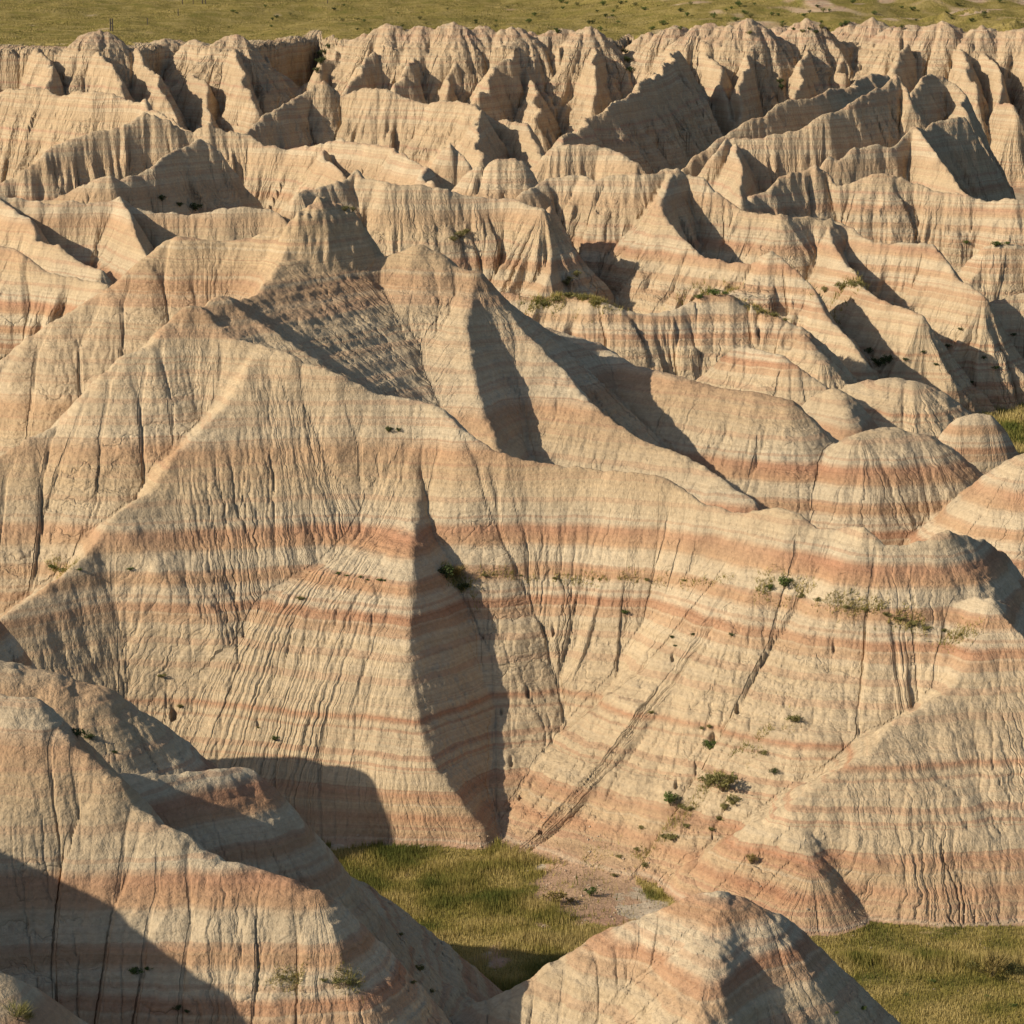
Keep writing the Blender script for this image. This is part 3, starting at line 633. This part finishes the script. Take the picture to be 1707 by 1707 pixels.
# bare pale wash at the foot of the front wall and along every slope foot
wash = np.exp(-(((VX - 2.2) / 1.6) ** 2 + ((VY - 80.3) / 2.6) ** 2)) + 0.9 * np.exp(-(((VX - 3.0) / 1.4) ** 2 + ((VY - 77.5) / 1.6) ** 2))
VEGV[flr] = (smooth(0.26, 0.06, VZ + 0.10 * n1 + 0.08 * n2) * smooth(0.30, -0.05, wash - 0.35 + 0.3 * n1 + 0.25 * n2 ))[flr]
VEGV[flr & (VY > 170)] = 0
pm = (VL == pr); slopeg = np.zeros(len(VX), np.float32)
sidev = smooth(0.01, 0.08, VX / VY)
VEGV[pm] = np.clip(1.15 - 0.35 * sidev + (0.5 + 0.4 * sidev) * perlin(VX / 9, VY / 9, 53) + 0.6 * perlin(VX / 2.5, VY / 3.5, 54), 0, 1)[pm]
rim_all = np.interp(np.arctan2(VX, VY), ra, ry)
behind = VY - rim_all
capm = (VL == HILLS.index('far_cliff')) & (behind > -1)
VEGV[capm] = np.maximum(VEGV, np.clip(smooth(3.5, 10, behind + 5 * perlin(VX / 5, VY / 5, 55) - 4.0 * np.clip(VZ - 13.1, 0, 3)), 0, 1))[capm]
EDGEC = {}
def build_hill(k, name, label, mat):
    fq = quads[VL[quads[:, 0]] == k]; ft = tris[VL[tris[:, 0]] == k] if len(tris) else tris
    if len(fq) + len(ft) == 0: return None
    loops = np.concatenate([fq.ravel(), ft.ravel()])
    used, inv = np.unique(loops, return_inverse=True)
    starts = np.concatenate([np.arange(len(fq)) * 4, len(fq) * 4 + np.arange(len(ft)) * 3])
    totals = np.concatenate([np.full(len(fq), 4), np.full(len(ft), 3)])
    v = np.stack([VX[used], VY[used], VZ[used]], -1)
    me = np_mesh(name, v, inv, starts, totals)
    at = me.attributes.new('veg', 'FLOAT', 'POINT'); at.data.foreach_set('value', VEGV[used])
    af = me.attributes.new('flow', 'FLOAT_VECTOR', 'POINT'); af.data.foreach_set('vector', FLOW[used].ravel())
    me.materials.append(mat)
    o = link(bpy.data.objects.new(name, me)); setp(o, label, None, None, 'structure')
    return o
for k, hn in enumerate(HILLS):
    nm = 'valley_floor' if k == 0 else ('prairie' if hn == 'prairie' else ('cliff' if hn == 'far_cliff' else 'hill'))
    build_hill(k, nm, hn.replace('_', ' ') + ' of eroded banded clay' if nm in ('hill', 'cliff') else ('grassy flat between the clay hills' if k == 0 else 'grassy prairie above the far cliff'), CLAY)
print('built', time.time() - T0)
# ------------------------------------------------------------------ plants, grass, posts
def simple_mat(name, stops, scale=3.0, attr=None, transl=0.0):
    m, nt, bs = nodes_of(name); b = NB(nt)
    geo = b.n('ShaderNodeNewGeometry'); n = b.noise(geo.outputs['Position'], scale, 3, 0.6)
    if attr:
        a = b.n('ShaderNodeAttribute', attribute_name=attr); n = b.math('ADD', b.math('MULTIPLY', n, 0.55), b.math('MULTIPLY', a.outputs['Fac'], 0.45))
    col = b.ramp(n, stops); b.put(bs.inputs['Base Color'], col)
    if transl:
        tr = b.n('ShaderNodeBsdfTranslucent'); b.put(tr.inputs[0], col)
        mx = b.n('ShaderNodeMixShader'); mx.inputs[0].default_value = transl
        nt.links.new(bs.outputs[0], mx.inputs[1]); nt.links.new(tr.outputs[0], mx.inputs[2])
        out = [x for x in nt.nodes if x.type == 'OUTPUT_MATERIAL'][0]; nt.links.new(mx.outputs[0], out.inputs[0])
    return m
GRASS = simple_mat('dry_grass', [(0.25, (0.10, 0.115, 0.028)), (0.40, (0.21, 0.19, 0.05)), (0.55, (0.32, 0.265, 0.08)), (0.68, (0.44, 0.35, 0.14))], 0.55, 'tone', 0.25)
PRGR = simple_mat('prairie_grass', [(0.3, (0.12, 0.11, 0.03)), (0.5, (0.235, 0.19, 0.06)), (0.7, (0.33, 0.26, 0.105))], 0.12, 'tone', 0.2)
LEAF = {'green': simple_mat('green_leaves', [(0.35, (0.06, 0.09, 0.025)), (0.65, (0.13, 0.165, 0.05))], 9, None, 0.15),
        'olive': simple_mat('olive_leaves', [(0.35, (0.12, 0.12, 0.04)), (0.65, (0.25, 0.225, 0.09))], 9, None, 0.15),
        'straw': simple_mat('straw_leaves', [(0.35, (0.15, 0.12, 0.04)), (0.65, (0.33, 0.25, 0.10))], 9, None, 0.15),
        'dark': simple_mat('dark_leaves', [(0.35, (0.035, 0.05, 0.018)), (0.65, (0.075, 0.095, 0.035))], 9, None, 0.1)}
TWIG = simple_mat('twigs', [(0.3, (0.10, 0.075, 0.05)), (0.7, (0.2, 0.155, 0.105))], 20)
WOOD = simple_mat('weathered_wood', [(0.3, (0.05, 0.042, 0.035)), (0.7, (0.11, 0.095, 0.08))], 12)
WIRE = simple_mat('rusty_wire', [(0.3, (0.10, 0.08, 0.07)), (0.7, (0.18, 0.15, 0.13))], 12)

def tri_mesh(name, v, mat, tone=None):
    n = len(v); me = np_mesh(name, v.reshape(-1, 3), np.arange(n * 3), np.arange(n) * 3, np.full(n, 3), False)
    if tone is not None:
        at = me.attributes.new('tone', 'FLOAT', 'POINT'); at.data.foreach_set('value', np.repeat(tone, 3).astype(np.float32))
    me.materials.append(mat); return me
def veg_at(x, y):
    c, r = col_row(x, y); i = np.clip(np.round(r / RS).astype(int), 0, ni - 1); j = np.clip(np.round(c).astype(int), 0, nj - 1)
    return VEGV[i * nj + j], VL[i * nj + j]
def blades(name, n, box, hfun, wid, mat, label, keep, lean=0.35, seed=3, kind_floor=True):
    rg = np.random.default_rng(seed)
    x = rg.uniform(box[0], box[1], n); y = rg.uniform(box[2], box[3], n)
    ok = np.abs(x / y) < 0.205; x, y = x[ok], y[ok]
    vg, lb = veg_at(x, y); ok = keep(x, y, vg, lb, rg); x, y = x[ok], y[ok]
    z = ground(x, y) - 0.02; h = hfun(x, y, rg)
    a = rg.uniform(0, 2 * np.pi, len(x)); w = wid * rg.uniform(0.7, 1.4, len(x))
    la = rg.uniform(0, 2 * np.pi, len(x)); ll = h * rg.uniform(0, lean, len(x))
    v = np.zeros((len(x), 3, 3))
    v[:, 0] = np.stack([x - np.cos(a) * w, y - np.sin(a) * w, z], -1); v[:, 1] = np.stack([x + np.cos(a) * w, y + np.sin(a) * w, z], -1)
    v[:, 2] = np.stack([x + np.cos(la) * ll, y + np.sin(la) * ll, z + h], -1)
    tone = np.clip(0.66 + 0.9 * perlin(x / 1.3, y / 1.3, 61) + 0.6 * perlin(x / 5, y / 5, 62) + rg.normal(0, 0.16, len(x)), 0, 1)
    o = link(bpy.data.objects.new(name, tri_mesh(name, v, mat, tone)))
    setp(o, label, 'grass', None, 'stuff'); print(name, len(x)); return o
def near_h(x, y, rg):
    tall = np.clip(0.55 + 1.0 * perlin(x / 1.5, y / 1.5, 63), 0.15, 1.2)
    strip = np.exp(-((y - 73.6) / 0.5) ** 2) * (x > 7.0)
    tall = np.where(x > 7.0, 0.22 + 0.9 * strip, tall)
    return (0.08 + 0.24 * tall) * rg.uniform(0.6, 1.15, len(x))
blades('meadow_grass', 420000, (-7, 15, 62, 86), near_h, 0.011, GRASS, 'dry yellow green grass filling the hollow at the foot of the butte',
       lambda x, y, v, l, rg: (l == 0) & (rg.uniform(0, 1, len(x)) < 0.015 + 0.95 * v ** 1.5), seed=3)
blades('meadow_grass', 90000, (18, 33, 128, 168), lambda x, y, rg: rg.uniform(0.12, 0.4, len(x)), 0.03, GRASS, 'yellow green grass on the flat behind the round domes',
       lambda x, y, v, l, rg: (l == 0) & (v > 0.4), seed=4)
blades('prairie_grass', 260000, (-95, 95, 312, 470), lambda x, y, rg: rg.uniform(0.05, 0.16, len(x)) * (0.6 + 1.2 * np.clip(perlin(x / 6, y / 6, 64) + 0.1, 0, 1)), 0.06, PRGR, 'golden green grass covering the prairie above the far cliff',
       lambda x, y, v, l, rg: (v > 0.45) & (rg.uniform(0, 1, len(x)) < v), seed=5)
# thin grass growing on narrow ledges
def ledge_grass(pts, n, spread, label, seed):
    rg = np.random.default_rng(seed); V = []
    pp = np.array([hit(*p) for p in pts])
    for _ in range(n):
        i = rg.integers(0, len(pp) - 1) if len(pp) > 1 else 0; t = rg.uniform()
        p = pp[i] + (pp[min(i + 1, len(pp) - 1)] - pp[i]) * t
        x = p[0] + rg.normal(0, spread); y = p[1] + rg.normal(0, spread * 0.8)
        if perlin(np.array([x / 0.7]), np.array([y / 0.7]), 71)[0] < -0.1: continue
        V.append((x, y))
    V = np.array(V); x, y = V[:, 0], V[:, 1]; z = ground(x, y) - 0.02; h = rg.uniform(0.05, 0.2, len(x)); sc = np.hypot(x, y) / 90
    a = rg.uniform(0, 6.28, len(x)); w = 0.012 * sc * rg.uniform(0.7, 1.5, len(x)); h *= sc
    v = np.zeros((len(x), 3, 3)); v[:, 0] = np.stack([x - np.cos(a) * w, y - np.sin(a) * w, z], -1); v[:, 1] = np.stack([x + np.cos(a) * w, y + np.sin(a) * w, z], -1)
    v[:, 2] = np.stack([x + rg.normal(0, 0.5, len(x)) * h, y + rg.normal(0, 0.5, len(x)) * h, z + h], -1)
    o = link(bpy.data.objects.new('ledge_grass', tri_mesh('ledge_grass', v, GRASS, rg.uniform(0.1, 0.9, len(x)))))
    setp(o, label, 'grass', None, 'stuff')
ledge_grass([(1260,975),(1330,992),(1410,1010),(1480,1024),(1550,1045),(1620,1058)], 3600, 0.22, 'grass along the pale ledge under the red band of the front wall', 81)
ledge_grass([(800,958),(900,962),(1000,966),(1100,965),(1250,972)], 1100, 0.10, 'thin line of grass across the middle of the front wall', 82)
ledge_grass([(740,945),(765,975),(775,1000)], 900, 0.25, 'tangled grass in the shaded gully beside the middle spur', 83)
ledge_grass([(880,512),(930,494),(985,497),(1010,506)], 2600, 0.5, 'grass cap on the rounded shoulder behind the butte', 84)
ledge_grass([(1140,500),(1180,490),(1215,488)], 900, 0.4, 'grass cap on the layered mound', 85)
ledge_grass([(1250,515),(1290,526),(1320,535)], 900, 0.4, 'grass along the right shoulder of the layered mound', 86)
ledge_grass([(1360,490),(1400,482),(1440,478)], 900, 0.45, 'grass on the saddle below the corner ridge', 87)
ledge_grass([(450,1628),(530,1635),(600,1640)], 2200, 0.16, 'grass strip growing on the flank of the foreground hill', 88)
ledge_grass([(80,945),(100,950),(130,955)], 500, 0.15, 'grass tufts on the shoulder of the left spur', 89)
ledge_grass([(1000,1430),(940,1450),(930,1500),(990,1530)], 1600, 0.6, 'sparse dry grass on the bare pale wash', 90)
ledge_grass([(1040,1440),(1110,1385),(1180,1310),(1240,1250),(1320,1195)], 2000, 0.25, 'grass scattered up the gully beside the front pyramid', 91)

def debris():
    rg = np.random.default_rng(17); n = 60000
    x = rg.uniform(-8, 15, n); y = rg.uniform(60, 90, n); ok = np.abs(x / y) < 0.2; x, y = x[ok], y[ok]
    z = ground(x, y); vg, _ = veg_at(x, y)
    dens = smooth(0.9, 0.05, z) * (1 - 0.9 * vg) * np.clip(0.35 + 1.1 * perlin(x / 0.8, y / 0.8, 95), 0, 1)
    ok = rg.uniform(0, 1, len(x)) < 0.55 * dens; x, y, z = x[ok], y[ok], z[ok]
    r_ = 0.012 + 0.045 * rg.uniform(0, 1, len(x)) ** 4
    base = np.array([(1, 0, 0), (0, 1, 0), (-1, 0, 0), (0, -1, 0), (0, 0, 0.8), (0, 0, -0.6)], float)
    pv = base[None] * r_[:, None, None] * rg.uniform(0.6, 1.4, (len(x), 6, 3)) + np.stack([x, y, z + 0.2 * r_], -1)[:, None, :]
    f = np.array([(0, 1, 4), (1, 2, 4), (2, 3, 4), (3, 0, 4), (1, 0, 5), (2, 1, 5), (3, 2, 5), (0, 3, 5)])
    o = link(bpy.data.objects.new('rock_debris', tri_mesh('rock_debris', pv[:, f].reshape(-1, 3, 3), simple_mat('clay_chips', [(0.3, (0.30, 0.22, 0.15)), (0.7, (0.45, 0.37, 0.27))], 4))))
    setp(o, 'clay chips and pebbles washed down along the slope foot', 'debris', None, 'stuff'); print('debris', len(x))
debris()
def shrub_mesh(seed, nleaf, flat, grassy):
    rg = np.random.default_rng(seed); leaves = []; stems = []
    nst = 11
    tips = []
    for s in range(nst):
        a = rg.uniform(0, 6.28); sp = rg.uniform(0.15, 1.0) ** 0.7; L = rg.uniform(0.6, 1.0)
        tip = np.array([math.cos(a) * sp * 0.5, math.sin(a) * sp * 0.5, L * (1.05 - 0.55 * sp) * flat])
        mid = tip * 0.5 + np.array([0, 0, 0.10 * flat]); tips.append((mid, tip))
        prev = np.array([math.cos(a) * 0.03, math.sin(a) * 0.03, -0.06])
        for q, w in ((mid, 0.02), (tip, 0.012)):
            d = np.array([-math.sin(a), math.cos(a), 0]) * w
            stems += [[prev - d, prev + d, q], [prev + np.array([0, 0, w]), q, prev - d]]
            prev = q
    for _ in range(nleaf):
        mid, tip = tips[rg.integers(nst)]; t = rg.uniform(0.15, 1.05)
        c = mid + (tip - mid) * t if t > 0.4 else mid * (t / 0.4)
        c = c + rg.normal(0, 0.07, 3) * np.array([1, 1, 0.7])
        if grassy:
            d = np.array([c[0] * 0.8 + rg.normal(0, 0.12), c[1] * 0.8 + rg.normal(0, 0.12), rg.uniform(0.2, 0.45)]); w = 0.012
        else:
            d = rg.normal(0, 1, 3); d[2] = abs(d[2]); d = d / np.linalg.norm(d) * rg.uniform(0.07, 0.15); w = 0.032
        sd = np.cross(d, rg.normal(0, 1, 3)); sd = sd / (np.linalg.norm(sd) + 1e-9) * w
        c[2] = max(c[2], 0.0)
        leaves.append([c - sd, c + sd, c + d])
    return np.array(leaves), np.array(stems)
SHAPES = {}
def shapes(kind, col, v):
    key = (kind, col, v)
    if key not in SHAPES:
        lv, st = shrub_mesh(100 + v + (10 if kind == 'flat' else 20 if kind == 'tuft' else 0), {'bush': 420, 'flat': 300, 'tuft': 260}[kind], {'bush': 0.8, 'flat': 0.35, 'tuft': 0.7}[kind], kind == 'tuft')
        SHAPES[key] = (tri_mesh('foliage', lv, LEAF[col]), tri_mesh('stem', st, TWIG))
    return SHAPES[key]
vrg = random.Random(11)
def shrub(px, py, size, kind, col, label, group, pos=None):
    x, y, z = hit(px, py) if pos is None else pos
    w = (0.8 if size > 16 else 0.95) * size * math.hypot(y, CAM_H - z) / FPX
    fm, sm = shapes(kind, col, vrg.randrange(3))
    nm = 'grass_tuft' if kind == 'tuft' else 'shrub'
    e = link(bpy.data.objects.new(nm, None)); e.location = (x, y, z + 0.01 * w); e.rotation_euler = (0, 0, vrg.uniform(0, 6.28)); e.empty_display_size = 0.1
    e.scale = (w * vrg.uniform(0.9, 1.15), w * vrg.uniform(0.9, 1.15), w * vrg.uniform(0.85, 1.2))
    setp(e, label, 'plant', group)
    f = link(bpy.data.objects.new('foliage', fm)); f.parent = e
    s = link(bpy.data.objects.new('stem', sm)); s.parent = e
    return e
def many(lst, kind, col, label, group):
    n = len(lst); order = sorted(range(n), key=lambda i: -lst[i][2]); names = {2: ['larger', 'smaller'], 3: ['largest', 'middle sized', 'smallest'], 4: ['largest', 'second largest', 'second smallest', 'smallest']}.get(n)
    for r_, i in enumerate(order):
        p = lst[i]; lab = label; sz = p[2]
        if names:
            lab = names[r_] + ' ' + label if not label.startswith(('small ', 'tiny ', 'large', 'big ')) else names[r_] + ' ' + label.split(' ', 1)[1]
            sz = p[2] * (1.12 - 0.26 * r_ / (n - 1))
        e = shrub(p[0], p[1], sz, kind, col, lab, group)
        if names: w = sum(e.scale) / 3; e.scale = (w, w, w)
many([(648,722,13),(664,720,12)], 'bush', 'dark', 'small dark green bush beside its twin high on the front wall', 'pair of bushes high on the front wall')
many([(564,958,12),(578,961,9),(601,964,11),(613,968,8),(633,969,13),(641,970,8)], 'flat', 'green', 'low green plant on the pale band of the middle spur', 'low plants in a row on the middle spur')
many([(500,1000,20)], 'flat', 'olive', 'olive plant at the left edge of the middle spur', None)
many([(88,948,20),(104,954,22),(133,953,14),(217,952,18)], 'flat', 'green', 'low green plant on the shoulder of the left spur', 'plants on the left spur')
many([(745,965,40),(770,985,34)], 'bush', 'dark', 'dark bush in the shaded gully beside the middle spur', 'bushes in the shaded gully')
many([(762,962,38)], 'tuft', 'straw', 'straw coloured grass clump in the shaded gully beside the middle spur', None)
many([(808,961,12),(868,962,10),(925,966,12),(1000,968,10),(1078,970,14),(1140,969,12)], 'flat', 'olive', 'small plant on the thin grass line across the front wall', 'plants on the grass line of the front wall')
many([(1042,1024,22)], 'flat', 'green', 'green plant in a rill of the front wall below the grass line', None)
many([(1120,1064,12),(1155,1060,12),(1221,1060,14),(1125,1078,10)], 'flat', 'dark', 'tiny dark plant below the lower red band of the front wall', 'tiny plants on the front wall')
many([(1308,982,34),(1283,983,22)], 'bush', 'green', 'green bush on the pale ledge of the front wall', 'bushes on the pale ledge')
many([(1335,996,22),(1362,1002,20),(1410,1014,18),(1442,1020,20),(1478,1028,24),(1500,1034,26),(1522,1042,28),(1545,1050,22),(1575,1055,18),(1600,1060,14)], 'flat', 'olive', 'low olive plant on the grassy ledge of the front wall', 'low plants along the grassy ledge')
many([(1086,1190,16),(1170,1216,14),(1182,1214,16)], 'flat', 'olive', 'small plant above the thin red line of the bowl', 'plants above the thin red line')
many([(1183,1250,34)], 'bush', 'green', 'leafy green bush below a dark hole in the bowl', None)
many([(1205,1318,66)], 'bush', 'olive', 'largest olive bush growing in the bowl beside the front pyramid', None)
many([(1180,1312,36),(1222,1342,30),(1208,1352,28)], 'bush', 'olive', 'olive bush beside the largest bush in the bowl', 'olive bushes in the bowl')
many([(1118,1342,42)], 'bush', 'green', 'round green bush at the lower left of the bowl', None)
many([(1138,1348,26),(1150,1352,22),(1200,1368,22),(1185,1385,18),(1145,1380,20),(1120,1402,34),(1108,1398,24),(1068,1382,18),(1075,1445,22),(1032,1430,18),(1062,1418,16),(1025,1462,14)], 'flat', 'olive', 'low olive plant in the gully running down the bowl', 'low plants in the bowl gully')
many([(1290,1290,20)], 'bush', 'dark', 'dark little bush beside the thin red line of the front pyramid', None)
many([(1272,1258,28),(1325,1204,32)], 'flat', 'olive', 'spreading olive plant in the groove left of the front pyramid', 'plants in the groove of the pyramid')
many([(1252,1440,26)], 'bush', 'straw', 'dry grey bush on the lower dome of the front pyramid', None)
many([(985,1494,32)], 'bush', 'green', 'bright green bush on the pale wash', None)
many([(926,1506,42),(950,1505,22)], 'bush', 'straw', 'dry brown bush at the edge of the pale wash', 'dry bushes by the wash')
many([(1655,1628,70)], 'tuft', 'straw', 'big straw coloured grass clump at the foot of the front pyramid', None)
many([(1688,1626,34),(1620,1616,26)], 'bush', 'olive', 'olive bush beside the big straw clump', 'bushes beside the straw clump')
many([(1510,1594,16),(1528,1600,12)], 'flat', 'green', 'small green plant on pale ground at the foot of the pyramid gully', 'plants at the gully foot')
many([(1395,1690,10),(1440,1684,18),(1510,1660,14),(1556,1638,16),(1645,1664,14),(1690,1678,16)], 'flat', 'green', 'broad leaved green plant in the short meadow grass', 'green plants in the meadow')
many([(226,1624,30),(247,1618,22)], 'flat', 'green', 'green plant at the shadow edge on the foreground hill', 'plants at the shadow edge')
many([(560,1640,30),(585,1642,34),(540,1636,22),(470,1632,20)], 'flat', 'olive', 'low olive plant on the grass strip of the foreground hill', 'plants on the grass strip')
many([(668,1560,18),(700,1618,30),(690,1640,18),(720,1655,16)], 'flat', 'olive', 'olive plant along the right edge of the foreground hill', 'plants on the hill edge')
many([(296,1686,14),(312,1690,14)], 'bush', 'dark', 'dark little plant in the shaded foot of the foreground hill', 'plants in the shaded foot')
many([(28,1700,40),(48,1704,34)], 'tuft', 'olive', 'grass clump on the corner mound in shade', 'grass clumps on the corner mound')
many([(128,1228,40),(150,1232,26),(192,1256,16)], 'flat', 'dark', 'dark plant on the shaded hump behind the foreground hill', 'plants on the shaded hump')
many([(458,1236,18)], 'bush', 'green', 'single dark green bush low on the middle spur', None)
many([(430,1214,10),(300,1180,14),(270,1130,18)], 'flat', 'olive', 'tiny olive plant near the gully left of the middle spur', 'plants by the left gully')
many([(905,510,26),(925,502,30),(948,497,30),(970,499,26),(990,506,22)], 'flat', 'olive', 'low olive shrub on the grass cap of the rounded shoulder', 'shrubs on the grass cap')
many([(1165,498,22),(1192,492,30),(1208,491,20)], 'flat', 'green', 'low green shrub on top of the layered mound', 'shrubs on the layered mound')
many([(1268,522,18),(1290,528,20),(1310,535,16)], 'flat', 'olive', 'low shrub on the right shoulder of the layered mound', 'shrubs on the mound shoulder')
many([(1375,488,20),(1402,484,26),(1424,480,24),(1436,478,22)], 'bush', 'olive', 'olive shrub on the saddle below the corner ridge', 'shrubs on the saddle')
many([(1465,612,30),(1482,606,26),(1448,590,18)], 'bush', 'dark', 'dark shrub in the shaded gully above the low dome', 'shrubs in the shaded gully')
many([(1610,408,20),(1660,411,24),(1680,408,20)], 'flat', 'green', 'green shrub on the crest of the right hand ridge', 'shrubs on the right ridge')
many([(945,476,20),(962,462,18),(950,468,14)], 'bush', 'olive', 'olive shrub in a gully of the banded ridge', 'shrubs in the banded gully')
many([(756,402,18),(768,396,20),(778,390,16)], 'bush', 'olive', 'olive shrub on the slope behind the rear summit', 'shrubs behind the rear summit')
many([(575,352,16),(588,354,14)], 'bush', 'olive', 'olive shrub just right of the summit tower', 'shrubs by the summit tower')
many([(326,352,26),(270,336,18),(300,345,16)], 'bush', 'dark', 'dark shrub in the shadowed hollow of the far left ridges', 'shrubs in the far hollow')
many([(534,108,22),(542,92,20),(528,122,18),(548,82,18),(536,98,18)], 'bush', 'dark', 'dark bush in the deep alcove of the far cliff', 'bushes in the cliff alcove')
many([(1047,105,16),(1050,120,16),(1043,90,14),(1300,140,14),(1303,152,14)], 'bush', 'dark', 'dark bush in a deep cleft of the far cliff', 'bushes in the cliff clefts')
many([(1508,602,14),(1540,590,12),(1600,555,12),(1580,580,14),(1640,600,14),(1660,615,16),(1560,610,12),(1620,640,12),(1690,560,12)], 'flat', 'dark', 'small dark plant on the banded slope of the right hand hill', 'plants on the right hand hill')
hr = random.Random(4)
for _ in range(70):
    px_ = hr.uniform(860, 1700); py_ = hr.uniform(4, 58) if px_ < 1400 else hr.uniform(4, 50)
    cl = hr.choice(['dark', 'green', 'green', 'olive']); shrub(px_, py_, hr.uniform(6, 13), 'bush', cl, 'small %s bush on the grassy hillside above the far cliff' % {'dark': 'blackish', 'green': 'green', 'olive': 'olive'}[cl], 'bushes on the far hillside')
for _ in range(26):
    cl = hr.choice(['dark', 'green', 'olive']); shrub(hr.uniform(380, 850), hr.uniform(10, 52), hr.uniform(5, 9), 'bush', cl, 'tiny %s bush on the prairie behind the far cliff' % {'dark': 'blackish', 'green': 'green', 'olive': 'olive'}[cl], 'bushes on the prairie')

# ---- fence posts on the prairie
def prism(p, q, ra_, rb_, n=8):
    p, q = np.array(p, float), np.array(q, float); d = (q - p) / np.linalg.norm(q - p)
    u = np.cross(d, [0.3, 1, 0.2]); u /= np.linalg.norm(u); w = np.cross(d, u)
    V = [p + ra_ * (math.cos(6.2832 * i / n) * u + math.sin(6.2832 * i / n) * w) for i in range(n)] + [q + rb_ * (math.cos(6.2832 * i / n) * u + math.sin(6.2832 * i / n) * w) for i in range(n)]
    F = [(i, (i + 1) % n, n + (i + 1) % n, n + i) for i in range(n)] + [tuple(range(n - 1, -1, -1)), tuple(range(n, 2 * n))]
    return [tuple(v) for v in V], F
def part(name, shapes_, mat, parent=None):
    V, F = [], []
    for v, f in shapes_: k = len(V); V += v; F += [tuple(i + k for i in t) for t in f]
    me = bpy.data.meshes.new(name); me.from_pydata(V, [], F); me.update(); me.materials.append(mat)
    o = link(bpy.data.objects.new(name, me)); o.parent = parent; return o
def post(px, py, hpx, rad, label, group=None):
    x, y, z = hit(px, py); h = hpx * y / FPX
    e = link(bpy.data.objects.new('fence_post', None)); e.location = (x, y, z); setp(e, label, 'fence post', group)
    part('post', [prism((0, 0, -0.3), (0.02, 0, h * 0.93), rad, rad * 0.9), prism((0.02, 0, h * 0.93), (0.022, 0, h), rad * 0.9, rad * 0.55)], WOOD, e)
    part('wire_staple', [prism((-rad * 1.3, -rad, h * f), (rad * 1.3, -rad, h * f), 0.015, 0.015, 5) for f in (0.35, 0.6, 0.85)], WIRE, e)
    return e
post(246, 41, 11, 0.06, 'single thin fence post standing on the prairie slope')
post(297, 26, 11, 0.06, 'thin fence post farther up the prairie slope')
post(546, 6, 9, 0.06, 'lone fence post on the skyline of the prairie')
post(304, 7, 9, 0.07, 'fence post left of the braced gate posts', 'fence posts by the brace')
post(322, 7, 10, 0.06, 'fence post next to the braced gate posts', 'fence posts by the brace')
def brace(px, py, hpx, gap, label):
    x, y, z = hit(px, py); h = hpx * y / FPX
    e = link(bpy.data.objects.new('fence_brace', None)); e.location = (x, y, z); setp(e, label, 'fence post')
    for s in (-1, 1): part('post', [prism((s * gap, 0, -0.4), (s * gap, 0, h), 0.09, 0.08), prism((s * gap, 0, h), (s * gap, 0, h + 0.05), 0.08, 0.04)], WOOD, e)
    part('rail', [prism((-gap * 1.05, 0, h * 0.62), (gap * 1.05, 0, h * 0.66), 0.06, 0.06)], WOOD, e)
    return e
brace(340, 7, 12, 0.22, 'pair of braced fence posts with a cross rail on the prairie')
brace(186, 52, 20, 0.12, 'thick double fence post behind the pale cap of the far cliff')
